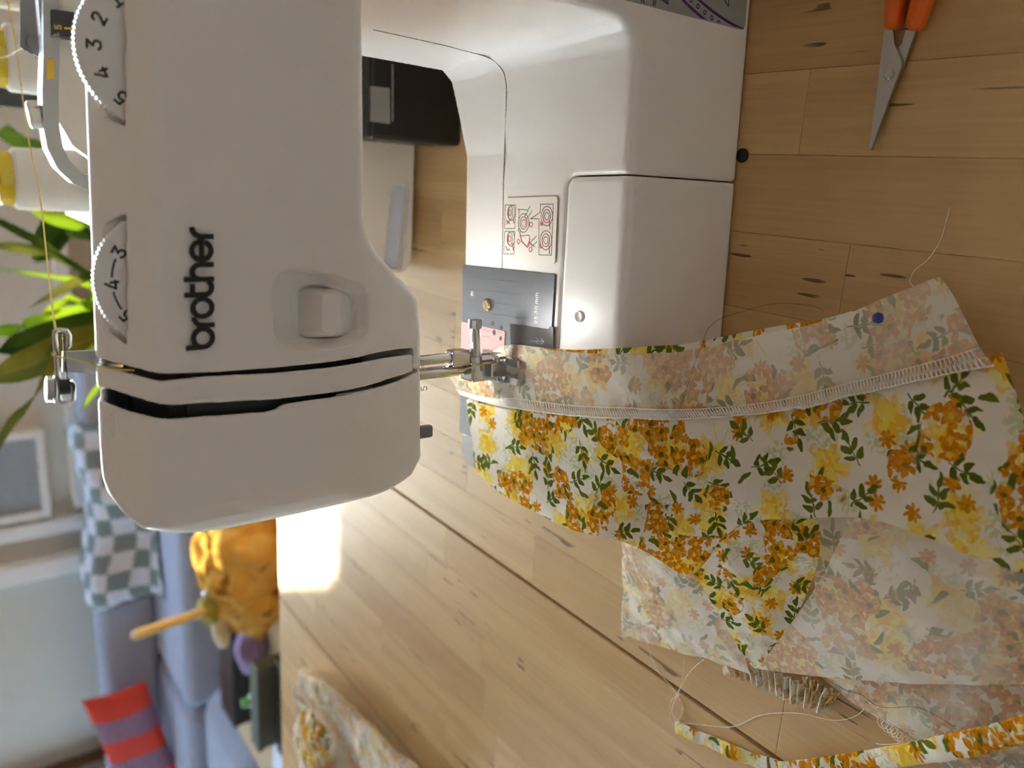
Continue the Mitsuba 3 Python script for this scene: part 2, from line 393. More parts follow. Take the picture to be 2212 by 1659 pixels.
# ------------------------------------------------------------------ the room
WY = 3.5                                       # back wall
put(struct('floor', 'brown wooden floor of the living room'), box((-4.2, -1.6, -.80), (2.6, WY + .1, -LIFT)), 'floor_wood', smooth=False)
wx0, wx1, wz0, wz1 = -1.895, 2.2, .46, 1.515      # window opening
wall = cat(box((-4.2, WY, -LIFT), (wx0, WY + .12, 1.86)), box((wx1, WY, -LIFT), (2.6, WY + .12, 1.86)), box((wx0, WY, -LIFT), (wx1, WY + .12, wz0)), box((wx0, WY, wz1), (wx1, WY + .12, 1.86)))
put(struct('wall_back', 'pale painted wall behind the sofa'), wall, 'wall_paint', smooth=False)
put(struct('wall_left'), cat(box((-4.3, -1.6, -LIFT), (-4.2, WY + .12, .1)), box((-4.3, -1.6, 1.5), (-4.2, WY + .12, 1.86)), box((-4.3, -1.6, .1), (-4.2, 1.3, 1.5)), box((-4.3, 3.0, .1), (-4.2, WY + .12, 1.5))), 'wall_paint', smooth=False)
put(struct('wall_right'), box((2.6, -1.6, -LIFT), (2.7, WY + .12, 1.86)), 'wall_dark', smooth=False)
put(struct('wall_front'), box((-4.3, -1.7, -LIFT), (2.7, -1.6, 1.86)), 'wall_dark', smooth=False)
put(struct('ceiling'), box((-4.3, -1.7, 1.86), (2.7, WY + .12, 1.96)), 'ceiling_paint', smooth=False)
struct('window_1', 'wide window in the back wall')
wf = cat(box((wx0, WY - .02, wz0 - .04), (wx1, WY + .1, wz0)), box((wx0, WY + .02, wz1 - .04), (wx1, WY + .08, wz1)), box((wx0, WY + .02, wz0), (wx0 + .04, WY + .08, wz1)), box((wx1 - .04, WY + .02, wz0), (wx1, WY + .08, wz1)), box((.0, WY + .03, wz0), (.04, WY + .07, wz1)))
part('window_1', 'frame', wf, 'trim_white', smooth=False)
put(struct('trim_1', 'white vertical casing on the wall between the mesh panel and the plain wall'), cat(box((-1.70, WY - .07, -LIFT), (-1.62, WY - .001, .40), .004), box((-1.52, WY - .05, -LIFT), (-1.46, WY - .001, .40), .004)), 'trim_white', smooth=False)
put(struct('trim_2', 'brown wooden strip at the far left end of the plain wall'), box((-2.69, WY - .08, -LIFT), (-2.63, WY - .001, 1.86), .004), 'brown_wood', smooth=False)
t = thing('wall_panel', 'grey mesh panel in a white frame on the wall beneath the window', 'panel')
px0, px1, pz0, pz1 = -1.44, -1.07, .0, .42
part(t, 'mesh', box((px0 + .03, WY - .03, pz0 + .03), (px1 - .03, WY - .005, pz1 - .03)), 'mesh_grey', smooth=False)
for nm, lo, hi in (('frame_rail', (px0, WY - .045, pz0), (px1, WY - .002, pz0 + .03)), ('frame_rail', (px0, WY - .045, pz1 - .03), (px1, WY - .002, pz1)), ('frame_rail', (px0, WY - .045, pz0 + .03), (px0 + .03, WY - .002, pz1 - .03)), ('frame_rail', (px1 - .03, WY - .045, pz0 + .03), (px1, WY - .002, pz1 - .03))):
    part(t, nm, box(lo, hi, .004), 'trim_white', smooth=False)
put(struct('trim_3', 'shelf edge below the window'), box((-1.40, WY - .10, -.13), (1.7, WY - .001, -.08), .004), 'trim_white', smooth=False)

# ------------------------------------------------------------------ birch table of glued staves in three leaves
t = thing('folding_table', 'pale birch table of glued staves with gaps between its leaves, under the sewing machine', 'table')
rng = random.Random(5)
SW = .0377
def stave(x0, x1, y0, y1, leaf):
    b = box((x0, y0, -.028), (x1, y1, 0), .0004)
    u = np.tile([[rng.random(), rng.random()]], (len(b.vertices), 1))
    part(leaf, 'stave', (b.vertices, b.faces), 'birch', smooth=False, uv=u)
leaves = ((-1.25, -.5490), (-.5458, -.2878), (-.2848, .45))
fixed = {0: [.2275, .66], 1: [.39, .73], -1: [.30, .62]}
for x0, x1 in leaves:
    lf = number(t + '__leaf')
    part(lf, 'underframe', box((x0 + .03, .09, -.06), (x1 - .03, .87, -.0285)), 'brown_wood', smooth=False)
    k0, k1 = math.ceil((x0 - .0187 + .008) / SW), math.floor((x1 - .0187 - .008) / SW)
    xs = [x0] + [.0187 + k * SW for k in range(k0, k1 + 1)] + [x1]
    for a, b in zip(xs[:-1], xs[1:]):
        k = round((a - .0187) / SW)
        cuts = fixed.get(k) or []
        if not cuts:
            y = .05 + rng.uniform(.08, .3)
            while y < .84:
                cuts.append(y); y += rng.uniform(.18, .36)
        ys = [.05] + cuts + [.907]
        for c, d in zip(ys[:-1], ys[1:]): stave(a, b, c, d, lf)
for x, y in ((-1.18, .12), (-1.18, .84), (-.43, .12), (-.43, .84), (.38, .12), (.38, .84)):
    part(t, 'leg', box((x - .022, y - .022, -LIFT), (x + .022, y + .022, -.06), .003), 'coffee_wood', smooth=False)

# ------------------------------------------------------------------ sewing machine, in its own frame: u along it, v backwards, w up
sm = thing('sewing_machine', 'white sewing machine with a black logo on its arm, standing on the birch table', 'sewing machine')
A0, X, Y, Z = grid((-.085, .030, .140), (.262, .152, .300), .001)
crease = lambda u: .2684 - .0622 * (u - .004)
outl = [(.30, .1815), (.0575, .1818), (.052, .1800), (.044, .1735), (.034, .1620), (.030, .1565), (.024, .1500)] + [(0.0086,0.1472),(-0.0086,0.1472),(-0.0377,0.1471)] + [(-0.0548,0.1466),(-0.0627,0.1534),(-0.0688,0.1760),(-0.0715,0.1982),(-0.0723,0.2191),(-0.0716,0.2425),(-0.0672,0.2592),(-0.0631,0.2682),(-0.0581,0.2769),(-0.0532,0.2815),(-0.0470,0.2847),(-0.0403,0.2865),(-0.0346,0.2870),(-0.0220,0.2869),(-0.0078,0.2863)] + [(.008, .2905), (.30, .292)]
dA = sd_poly(rpoly(outl, .0012), X[:, 0, 0][:, None], Z[0, 0][None, :])[:, None, :].astype(np.float32)
plan = rpoly([(.30, .040), (-.034, .0400), (-.044, .0405), (-.052, .0420), (-.059, .0452), (-.0648, .0500), (-.0692, .0568), (-.0722, .0655), (-.074, .078), (-.0745, .09), (-.072, .115), (-.060, .135), (-.04, .143), (.30, .143)], .002)
dC = sd_poly(plan, X[:, 0, 0][:, None], Y[0, :, 0][None, :])[:, :, None].astype(np.float32)
bev = .0508 * (X - .004) - .5735 * (Y - .04) + .8176 * (Z - .2684)
top = Z - (.2850 - .0386 * (X - .0063)) + .30 * (Y - .066)
d = smax(dA, dC, .0045)
d = smax(d, bev, .0012)
d = smax(d, top, .003)
d = smax(d, .040 - Y, .0012)
low = (.040 - Y) + .35 * np.maximum(.203 - Z, 0) - .0012         # the arm's lower front edge rolls under
d = smax(d, low, .006)
d = smax(d, X - .2585, .004)
def slot(P): return sd_poly(P, X[:, 0, 0][:, None], Z[0, 0][None, :])[:, None, :].astype(np.float32)
s1 = slot([(0.0061,0.2872),(0.0061,0.2859),(0.0022,0.2678),(0.0011,0.2531),(0.0003,0.2248),(0.0006,0.1991),(0.0013,0.1732),(0.0008,0.1550),(-0.0012,0.1535),(-0.0024,0.1535),(-0.0015,0.1732),(-0.0017,0.1992),(-0.0017,0.2248),(-0.0003,0.2532),(-0.0006,0.2679),(0.0037,0.2861),(0.0038,0.2874)])
s2 = slot([(-0.0052,0.2848),(-0.0054,0.2818),(-0.0076,0.2746),(-0.0099,0.2653),(-0.0125,0.2252),(-0.0127,0.1844),(-0.0112,0.1616),(-0.0105,0.1500),(-0.0113,0.1500),(-0.0139,0.1663),(-0.0143,0.1845),(-0.0144,0.1974),(-0.0142,0.2218),(-0.0168,0.2257),(-0.0172,0.2301),(-0.0158,0.2540),(-0.0152,0.2656),(-0.0130,0.2774),(-0.0100,0.2851)])
c2 = slot([(-0.0077,0.2999),(-0.0073,0.2849),(-0.0125,0.2655),(-0.0149,0.2253),(-0.0135,0.1845),(-0.0109,0.1500),(-0.0100,0.1370),(-0.1783,0.1339),(-0.1379,0.3105)])          # left of the second slot
c1 = slot([(0.0064,0.2988),(0.0049,0.2860),(0.0008,0.2678),(-0.0008,0.2248),(-0.0006,0.1992),(-0.0001,0.1732),(-0.0007,0.1543),(-0.0096,0.1542),(-0.0105,0.1500),(-0.0100,0.1370),(-0.1783,0.1339),(-0.1379,0.3105)])
slots = np.minimum(s1, s2)
slots = smax(slots, Y - .075, 0)
# pocket of the reverse lever
pk = rpoly([(0.0264,0.2253),(0.0341,0.2247),(0.0383,0.2212),(0.0396,0.2159),(0.0371,0.2004),(0.0341,0.1839),(0.0308,0.1779),(0.0252,0.1767),(0.0104,0.1776),(0.0061,0.1816),(0.0056,0.1907),(0.0069,0.2169),(0.0098,0.2233),(0.0155,0.2253)], .004)
dp = sd_poly(pk, X[:, 0, 0][:, None], Z[0, 0][None, :])[:, None, :].astype(np.float32)
pocket = smax(dp + .10 * (Y - .040) * (1 + 5.5 * np.clip((.200 - Z) / .02, 0, 1)), Y - .053, .0008)
ip = sd_poly(rpoly([(0.0310,0.2122),(0.0314,0.2002),(0.0266,0.1855),(0.0225,0.1839),(0.0121,0.1844),(0.0083,0.1880),(0.0093,0.2109),(0.0134,0.2133)], .004), X[:, 0, 0][:, None], Z[0, 0][None, :])[:, None, :].astype(np.float32)
pocket = np.minimum(pocket, smax(ip, Y - .058, .0008))
hollow = smax(smax(smax(d + .0026, X - .0030, .0), .158 - Z, .0), .0050 - pocket, .0)
body = smax(smax(d, -hollow, .0005), -slots, .0008)
body = smax(body, -pocket, .0008)
dials = ((.0345, .2586), (.1145, .2584))
for du, dw in dials:                                              # pockets that the two thumbwheels turn in
    q = np.sqrt((X - du) ** 2 + (Z - dw) ** 2) - .0285
    q = smax(smax(q, np.abs(Y - .0567) - .0037, 0), .262 - Z, 0)
    body = smax(body, -q, .0006)
MK = dict(local=True)
part(sm, 'arm_shell', nets(smax(body, -c1 + .0002, .0006), A0, .001), 'white_plastic', smooth=True, **MK)
part(sm, 'thread_guide_strip', nets(smax(smax(body, c1 + .0002, .0006), -c2 + .0002, .0006), A0, .001), 'white_plastic', smooth=True, **MK)
part(sm, 'face_cover', nets(smax(body, c2 + .0002, .0006), A0, .001), 'white_plastic', smooth=True, **MK)
part(sm, 'chassis', cat(box((-.052, .060, .178), (.0015, .128, .250)), box((-.020, .0475, .205), (.0015, .062, .258)), hull([(-.030, .052, .262), (.008, .052, .2655), (-.030, .10, .262), (.008, .10, .266), (-.030, .062, .272), (.008, .062, .275), (-.030, .10, .268), (.008, .10, .27), (-.030, .05, .25), (.008, .05, .25)])), 'dark_chassis', smooth=False, **MK)
def rowtube(pts, r=.0012): return tube(curve(pts, 16), r, 6)
part(sm, 'take_up_lever', cat(cyl((-.0165, .052, .178), (-.0165, .052, .196), .0028), cyl((-.012, .053, .184), (-.012, .060, .184), .004)), 'chrome', **MK)
# lever
lvf = rpoly([(0.0306,0.2046),(0.0292,0.1956),(0.0118,0.1953),(0.0113,0.2049)], .0038)
lvb = rpoly([(0.0302,0.2084),(0.0295,0.1865),(0.0076,0.1869),(0.0088,0.2091)], .0038)
lv = hull([(q[0], .0445, q[1]) for q in lvf] + [((q[0] - lvf[:, 0].mean()) * .9 + lvf[:, 0].mean(), .0434, (q[1] - lvf[:, 1].mean()) * .86 + lvf[:, 1].mean()) for q in lvf] + [(q[0], .0585, q[1]) for q in lvb])
part(sm, 'reverse_lever', lv, 'white_plastic', smooth=40, **MK)
# thumbwheels
def wheel(name, cu, cw, ang0, texts):
    R, n = .0268, 96
    th = np.arange(2 * n) * np.pi / n
    rr = np.where(np.arange(2 * n) % 2, R, R - .0006)
    g = sg.Polygon(np.stack([rr * np.cos(th), rr * np.sin(th)], 1))
    m = place(extr(g, .0034), (cu, .0556, cw), (1, 0, 0), (0, 0, 1), (0, 1, 0))
    m.invert()
    k = part(sm, name, m, 'white_plastic', smooth=False, **MK)
    for tx, deg in texts:
        if tx == '-':
            a0, a1 = math.radians(deg[0]), math.radians(deg[1])
            aa = np.linspace(a0, a1, 12)
            g = sg.LineString(np.stack([.0205 * np.sin(aa), .0205 * np.cos(aa)], 1)).buffer(.00035)
            m = place(extr(g, .0002), (cu, .0556, cw), (1, 0, 0), (0, 0, 1), (0, -1, 0))
        else:
            m = meshkit.text_mesh(tx, .0047, .0002, True)
            m.apply_translation([-m.bounds.mean(0)[0], -m.bounds.mean(0)[1], 0])
            a = math.radians(deg)
            e1 = V3(math.cos(a), 0, -math.sin(a)); e2 = V3(math.sin(a), 0, math.cos(a))
            m = place(m, V3(cu, .0556, cw) + e2 * .0205, e1, e2, (0, -1, 0))
        part(k, 'marking', m, 'ink_black', smooth=False, **MK)
wheel('stitch_width_dial', dials[0][0], dials[0][1], 0, [('5', -36), ('4', -2), ('3', 32), ('-', (-28, -10)), ('-', (6, 24))])
wheel('stitch_length_dial', dials[1][0], dials[1][1], 0, [('4', -24), ('3', 2), ('2', 27), ('1', 52), ('5', -50)])

# base: bed and column as one field, split into free arm and accessory tray along the seam
B0, X, Y, Z = grid((-.094, -.004, -.003), (.262, .140, .240), .0013)
pF = [(-.30, -.1), (-.30, .0755), (.060, .0758), (.128, .077), (.1355, .0778), (.1420, .0815), (.1454, .087), (.147, .1154), (.150, .30), (.40, .30), (.40, -.1)]
pB = [(-.30, -.1), (-.30, .0755), (.094, .0762), (.1161, .0822), (.1328, .0871), (.1381, .0932), (.139, .1361), (.141, .30), (.40, .30), (.40, -.1)]
lF = sd_poly(pF, X[:, 0, 0][:, None], Z[0, 0][None, :])[:, None, :].astype(np.float32)
lB = sd_poly(pB, X[:, 0, 0][:, None], Z[0, 0][None, :])[:, None, :].astype(np.float32)
s = np.clip(Y / .134, 0, 1)
prof = lF * (1 - s) + lB * s
pl = sd_poly(rpoly([(-.0905, .0), (.26, .0), (.26, .134), (-.0905, .134)], .012), X[:, 0, 0][:, None], Y[0, :, 0][None, :])[:, :, None].astype(np.float32)
d = smax(prof, pl, .005)
d = smax(d, .0012 - Z, .001)
d = smax(d, (.13 - Y) * 0 + (Z - .12) * .32 - Y - .0, .006)       # the column leans back above the bed
tray = sd_poly(rpoly([(-.3, -.2), (.0815, -.2), (.0815, .0425), (-.3, .052)], .006), X[:, 0, 0][:, None], Y[0, :, 0][None, :])[:, :, None].astype(np.float32)
part(sm, 'base_shell', nets(smax(d, -tray + .00035, .0004), B0, .0013), 'white_plastic', smooth=True, label='white bed and column', **MK)
dt = smax(d, tray + .00035, .0004)
part(sm, 'accessory_tray', nets(dt, B0, .0013), 'white_plastic', smooth=True, **MK)
for u, v in ((-.075, .015), (.24, .015), (-.075, .12), (.24, .12)):
    part(sm, 'rubber_foot', cyl((u, v, 0), (u, v, .003), .007), 'black_plastic', **MK)
part(sm, 'rubber_foot', cyl((0.0945,-0.0020,-0.0007), (0.0944,-0.0020,0.0008), .0035), 'black_plastic', **MK)
sl = [(0.0307,0.0944,0.0760),(0.0483,0.0947,0.0760),(0.0779,0.0950,0.0762),(0.1016,0.0926,0.0777),(0.1207,0.0876,0.0812),(0.1272,0.0862,0.0824),(0.1323,0.0865,0.0835),(0.1362,0.0877,0.0857),(0.1394,0.0892,0.0899),(0.1408,0.0894,0.0990),(0.1416,0.0872,0.1194),(0.1421,0.0858,0.1406),(0.1424,0.0847,0.1588)]
part(sm, 'seam_line', tube(curve(sl, 80), .00032, 6), 'seam_dark', **MK)
part(sm, 'hand_wheel', lathe((.2560, .092, .225), (.2740, .092, .225), [(0, 0), (0, .026), (.35, .030), (.9, .029), (1, .024), (1, 0)], 40), 'white_plastic', **MK)
# decal at the right of the base
de = [(.152, .0045), (.152, .0875), (.255, .0875), (.255, .0045)]
part(sm, 'decal', place(extr(sg.Polygon(de).buffer(-.003).buffer(.003), .0005), (0, .0004, 0), (1, 0, 0), (0, 0, 1), (0, -1, 0)), 'decal_grey', smooth=False, **MK)
lines = []
def line(pts, w=.0003): lines.append(sg.LineString(pts).buffer(w))
for R in (.0230, .0200, .0185): line(np.stack([.178 + R * np.cos(np.linspace(0, 6.28, 60)), .083 + R * np.sin(np.linspace(0, 6.28, 60))], 1))
for k in range(18):
    a = k * .349; line([(.178 + .0125 * math.cos(a), .083 + .0125 * math.sin(a)), (.178 + .0185 * math.cos(a), .083 + .0185 * math.sin(a))])
for k in range(14):                                              # scalloped petals around the ring
    a = 2.2 + k * .32
    pt = lambda r, b: (.178 + r * math.cos(b), .083 + r * math.sin(b))
    for o in (0, .0016): line([pt(.0235, a), pt(.0285 - o, a + .02), pt(.030 - o, a + .08), pt(.0335 - o, a + .15), pt(.030 - o, a + .22), pt(.0285 - o, a + .28), pt(.0235, a + .3)])
for a0, n in ((3.75, 9), (4.25, 9), (4.75, 7)):                  # bead chains running outwards
    e = V3(math.cos(a0), math.sin(a0), 0)[:2]; q = np.array([-e[1], e[0]])
    bend = lambda r: np.array([.178, .083]) + e * r + q * (.10 * (r - .034) ** 2 * 40)
    for o in (-.0032, -.0025, .0025, .0032): line([bend(r) + q * o for r in np.linspace(.034, .085, 14)])
    for r in np.linspace(.038, .08, n): lines.append(sg.Point(*bend(r)).buffer(.0011).difference(sg.Point(*bend(r)).buffer(.0006)))
for c in ((.166, .0210), (.190, .030)):
    for k in range(4):
        a = .5 + k * 1.571; e = np.array([math.cos(a), math.sin(a)]); q = np.array([-e[1], e[0]]); c_ = np.array(c)
        line([c_, c_ + e * .003 + q * .0015, c_ + e * .0062, c_ + e * .003 - q * .0015, c_], .00025)
ink = so.unary_union(lines).intersection(sg.Polygon(de).buffer(-.0006))
part(sm, 'decal_pattern', place(extr(ink, .0001), (0, -.0001, 0), (1, 0, 0), (0, 0, 1), (0, -1, 0)), 'ink_purple', smooth=False, label='purple line pattern', **MK)
band = sg.Point(.178, .083).buffer(.0230).difference(sg.Point(.178, .083).buffer(.0200)).intersection(sg.Polygon(de).buffer(-.0006))
part(sm, 'decal_pattern', place(extr(band, .00006), (0, -.0001, 0), (1, 0, 0), (0, 0, 1), (0, -1, 0)), 'violet_film', smooth=False, **MK)
# small moulded triangle on the tray front
tri = sg.LinearRing([(0.0763,0.0728),(0.0748,0.0691),(0.0727,0.0713)]).buffer(.00025)
part(sm, 'alignment_mark', place(extr(tri, .0002), (0, .0001, 0), (1, 0, 0), (0, 0, 1), (0, -1, 0)), 'white_matte', smooth=False, **MK)

# threading sticker on the bed
st = np.array([(0.0710,0.0921),(0.0720,0.0483),(0.0386,0.0484),(0.0381,0.0932)])
ez = V3(0, 0, 1)
def flat(shape, w, h=.0001): return place(extr(shape, h), (0, 0, w), (1, 0, 0), (0, 1, 0), ez)
bedw = .0767
k = part(sm, 'threading_sticker', flat(sg.Polygon(st).buffer(-.002).buffer(.002), bedw, .0003), 'label_cream', smooth=False, label='cream sticker with threading pictures', **MK)
def pxl(pts): return pts
SW_ = [(0.0674,0.0919),(0.0675,0.0824),(0.0552,0.0826),(0.0549,0.0918)]
def stk(pts, w=.00022, close=False):
    return (sg.LinearRing(pts) if close else sg.LineString(pts)).buffer(w)
def ell(c, a, b=None, w=.00022):
    t_ = np.linspace(0, 6.283, 28); b = b or a
    return stk(np.stack([c[0] + a * np.cos(t_), c[1] + b * np.sin(t_)], 1), w)
blk = [stk(SW_, close=True), stk([(0.0534,0.0917),(0.0537,0.0825),(0.0417,0.0828),(0.0412,0.0920)], close=True),
       stk([(0.0681,0.0616),(0.0682,0.0513),(0.0430,0.0512),(0.0425,0.0613),(0.0607,0.0623),(0.0606,0.0693),(0.0640,0.0614)], close=True),
       stk([(0.0653,0.0802),(0.0650,0.0718),(0.0669,0.0700)]), stk([(0.0653,0.0794),(0.0538,0.0793),(0.0535,0.0756)]), stk([(0.0645,0.0718),(0.0616,0.0744),(0.0602,0.0728),(0.0646,0.0683)]),
       stk([(0.0515,0.0779),(0.0522,0.0700),(0.0475,0.0693),(0.0457,0.0712)]), stk([(0.0520,0.0638),(0.0485,0.0690),(0.0466,0.0673),(0.0492,0.0632)]), stk([(0.0480,0.0682),(0.0463,0.0650)])]
red = []
for c in ((0.0633,0.0871), (0.0496,0.0869)):
    blk += [ell(c, .0034, .0024), ell((c[0], c[1] - .0012), .0040, .0030)]; red += [ell(c, .0016, .0012)]
for c in ((0.0583,0.0751), (0.0622,0.0561), (0.0502,0.0561)):
    blk += [ell(c, .0048, .0046), ell(c, .0018)]; red += [ell(c, .0032, .0030)]
for c in ((0.0577,0.0687), (0.0485,0.0790), (0.0449,0.0684)): red.append(ell(c, .0012))
for a_, b_ in (([(0.0593,0.0903),(0.0575,0.0873)]), ([(0.0594,0.0874),(0.0574,0.0902)]), ([(0.0591,0.0611),(0.0575,0.0591)]), ([(0.0592,0.0592),(0.0575,0.0610)]), ([(0.0609,0.0841),(0.0580,0.0836)]), ([(0.0598,0.0537),(0.0561,0.0531)]), ([(0.0473,0.0843),(0.0439,0.0833)]), ([(0.0473,0.0533),(0.0437,0.0527)])): red.append(stk([a_, b_], .0003))
for q in ([(0.0455,0.0901),(0.0434,0.0887),(0.0440,0.0866)], [(0.0479,0.0609),(0.0461,0.0600),(0.0466,0.0585)], [(0.0529,0.0780),(0.0486,0.0762),(0.0460,0.0712)], [(0.0504,0.0691),(0.0469,0.0709)]): red.append(stk(q, .0003))
part(k, 'picture_lines', flat(so.unary_union(blk), bedw + .0003), 'ink_grey', smooth=False, label='grey line drawing', **MK)
part(k, 'picture_marks', flat(so.unary_union(red), bedw + .0004), 'ink_red', smooth=False, label='red crosses, ticks and threads', **MK)

# needle plate, bobbin cover
pz = .0762
np_ = sg.Polygon([(-.070, .0515), (.0335, .0480), (.0325, .1325), (-.070, .1335)]).buffer(-.001).buffer(.001)
k = part(sm, 'cover_plate', flat(np_, pz, .0008), 'plate_steel', smooth=False, label='dark grey metal plate around the needle', **MK)
rose = sg.Polygon([(-.040, .0900), (-.0010, .0885), (-.0010, .1325), (-.040, .1330)]).buffer(-.001).buffer(.001)
holes = so.unary_union([sg.Point(q).buffer(r) for q, r in (((-0.0030,0.0987), .0016), ((0.0018,0.1007), .0012), ((0.0005,0.0926), .0012), ((-0.0055,0.0923), .0012))])
kk = part(sm, 'needle_plate', flat(rose.difference(holes), pz + .0008, .0004), 'plate_rose', smooth=False, label='rosy metal needle plate', **MK)
part(k, 'plate_hole', flat(holes, pz + .0008, .0002), 'black_plastic', smooth=False, **MK)
eng = [stk(q, .00012) for q in ([(0.0256,0.1187),(0.0269,0.0789)], [(0.0190,0.1180),(0.0203,0.0781)], [(0.0128,0.1183),(0.0140,0.0782)], [(0.0065,0.1219),(0.0077,0.0783)])]
for q in ([(0.0000,0.1169),(0.0007,0.1029)], [(-0.0032,0.1120),(-0.0027,0.1009)], [(0.0009,0.0975),(0.0012,0.0930)], [(0.0014,0.0895),(0.0017,0.0852)], [(-0.0023,0.0955),(-0.0021,0.0903)], [(-0.0053,0.0892),(-0.0050,0.0849)], [(-0.0068,0.1109),(-0.0062,0.1008)]): eng.append(stk(q, .00015))
part(k, 'guide_line', flat(so.unary_union(eng), pz + .00125, .00005), 'ink_grey', smooth=False, **MK)
for tx, q in (('25', (0.0064,0.0605)), ('30', (0.0115,0.0608)), ('mm', (0.0169,0.0608)), ('in', (0.0152,0.1212))):
    m = meshkit.text_mesh(tx, .0026, .00006)
    part(k, 'engraved_mark', place(m, (q[0], q[1], pz + .0008), (1, 0, 0), (0, 1, 0), ez), 'label_cream', smooth=False, **MK)
c = (0.0119,0.1063,0.0768)
sc = lathe(c, V3(*c) + ez * .0018, [(0, .0036), (.5, .0036), (1, .0026), (1, 0)], 28)
kk = part(sm, 'plate_screw', sc, 'brass', **MK)
part(kk, 'screw_slot', place(box((-.0027, -.0003, 0), (.0027, .0003, .0001)), V3(*c) + ez * .00178, (.8, .6, 0), (-.6, .8, 0), ez), 'dark_chassis', smooth=False, **MK)
bob = sg.Polygon([(0.0037,0.0836),(0.0050,0.0509),(0.0067,0.0495),(0.0067,0.0473),(-0.0083,0.0460),(-0.0120,0.0820)]).buffer(.0002)
k = part(sm, 'bobbin_cover', flat(bob, pz + .0008, .0006), 'smoke_dark', smooth=False, label='dark glossy bobbin cover', **MK)
ar = [stk([(-0.0031,0.0651),(-0.0015,0.0543)], .0002), stk([(-0.0002,0.0567),(-0.0015,0.0539),(-0.0036,0.0565)], .0002), stk([(-0.0007,0.0605),(-0.0015,0.0589),(-0.0032,0.0604),(-0.0035,0.0580)], .0002)]
part(k, 'arrow_mark', flat(so.unary_union(ar), pz + .0014, .00005), 'black_plastic', smooth=False, **MK)
part(sm, 'left_bed_plate', flat(sg.Polygon([(-.0885, .060), (-.0715, .060), (-.0715, .131), (-.0820, .131), (-.0885, .124)]), pz - .0004, .0008), 'grey_plastic', smooth=False, **MK)
# hole in the tray top that shines
c = (0.0144,0.0289,0.0764)
part(sm, 'moulded_dimple', lathe(V3(*c) - ez * .001, V3(*c) + ez * .0006, [(0, .0032), (1, .0026), (.7, .0016), (.6, 0)], 24), 'white_plastic', **MK)

# needle bar, presser foot
nb = [(-0.0108,0.0900,0.1244),(-0.0131,0.0900,0.1035),(-0.0165,0.0900,0.1244),(-0.0207,0.0900,0.0880)]
part(sm, 'needle_bar', cyl(V3(nb[1][0], .09, nb[1][2]), V3(nb[1][0], .09, .20), .0027), 'chrome', **MK)
part(sm, 'presser_bar', cyl(V3(nb[3][0], .092, .100), V3(nb[3][0], .092, .20), .0031), 'chrome', **MK)
part(sm, 'needle_clamp', cat(rbox(V3(nb[1][0] - .0045, .0855, .1015), V3(nb[1][0] + .0040, .0945, .113), .0015), cyl(V3(nb[1][0], .09, .1), V3(nb[1][0], .09, .105), .0035)), 'chrome', **MK)
part(sm, 'needle', cat(cyl(V3(nb[1][0], .09, .0795), V3(nb[1][0], .09, .103), .0006, n=12)), 'steel', **MK)
fs = [(0.0073,0.0860,0.0994),(0.0033,0.0860,0.0993),(-0.0116,0.0860,0.0987),(-0.0206,0.0860,0.0976)]
a0, a1, a2, a3 = (V3(*q) for q in fs)
ax = V3(1, 0, 0)
kk = part(sm, 'foot_screw', cat(cyl(a3, a1, .0026), cyl(a3, a3 + (a2 - a3) * .9, .0036, n=10)), 'chrome', **MK)
n_ = 20; th = np.arange(2 * n_) * np.pi / n_; rr = np.where(np.arange(2 * n_) % 2, .0035, .0031)
m = extr(sg.Polygon(np.stack([rr * np.cos(th), rr * np.sin(th)], 1)), .0045)
part(kk, 'knurled_head', place(m, a1 - ax * .0008, (0, 1, 0), (0, 0, 1), (1, 0, 0)), 'chrome', smooth=False, **MK)
fx = nb[3][0]
foot = cat(rbox((fx - .0065, .084, .0865), (fx + .0055, .098, .1015), .0018), box((fx - .004, .080, .0815), (fx + .004, .086, .092), .001), cyl((fx - .006, .083, .0865), (fx + .006, .083, .0865), .0016))
part(sm, 'foot_holder', foot, 'chrome', **MK)
toe = lambda u0, u1: hull([(u0, .104, .0788), (u1, .104, .0788), (u0, .104, .0815), (u1, .104, .0815), (u0, .078, .0788), (u1, .078, .0788), (u0, .078, .0812), (u1, .078, .0812), (u0 + .0008, .068, .0825), (u1 - .0008, .068, .0825), (u0 + .0008, .068, .0838), (u1 - .0008, .068, .0838)])
part(sm, 'presser_foot', cat(toe(fx - .0075, fx - .0022), toe(fx + .0022, fx + .0075), box((fx - .0075, .096, .0788), (fx + .0075, .104, .0822), .0006), box((fx - .0075, .080, .0815), (fx - .0060, .090, .0865)), box((fx + .0060, .080, .0815), (fx + .0075, .090, .0865))), 'chrome', **MK)
part(sm, 'needle_threader', cat(cyl((-.052, .070, .150), (-.052, .070, .158), .0012), rbox((-.0455, .060, .1405), (-.0395, .064, .1525), .001)), 'grey_plastic', **MK)
# lamp under the head: gives light onto the needle plate
lamp = cyl((-.002, .110, .1520), (-.002, .110, .1452), .0085, n=24)
lk = part(sm, 'lamp', lamp, 'white_plastic', **MK)
lm = trimesh.Trimesh([(-.002 + .0078 * math.cos(a), .110 + .0078 * math.sin(a), .1450) for a in np.arange(20) * math.pi / 10] + [(-.002, .110, .1450)], [[(k + 1) % 20, k, 20] for k in range(20)], process=False)
part(sm, 'lamp_lens', lm, 'white_plastic', smooth=False, local=True, emitter={'type': 'area', 'radiance': {'type': 'rgb', 'value': [3.0, 3.0, 2.9]}})

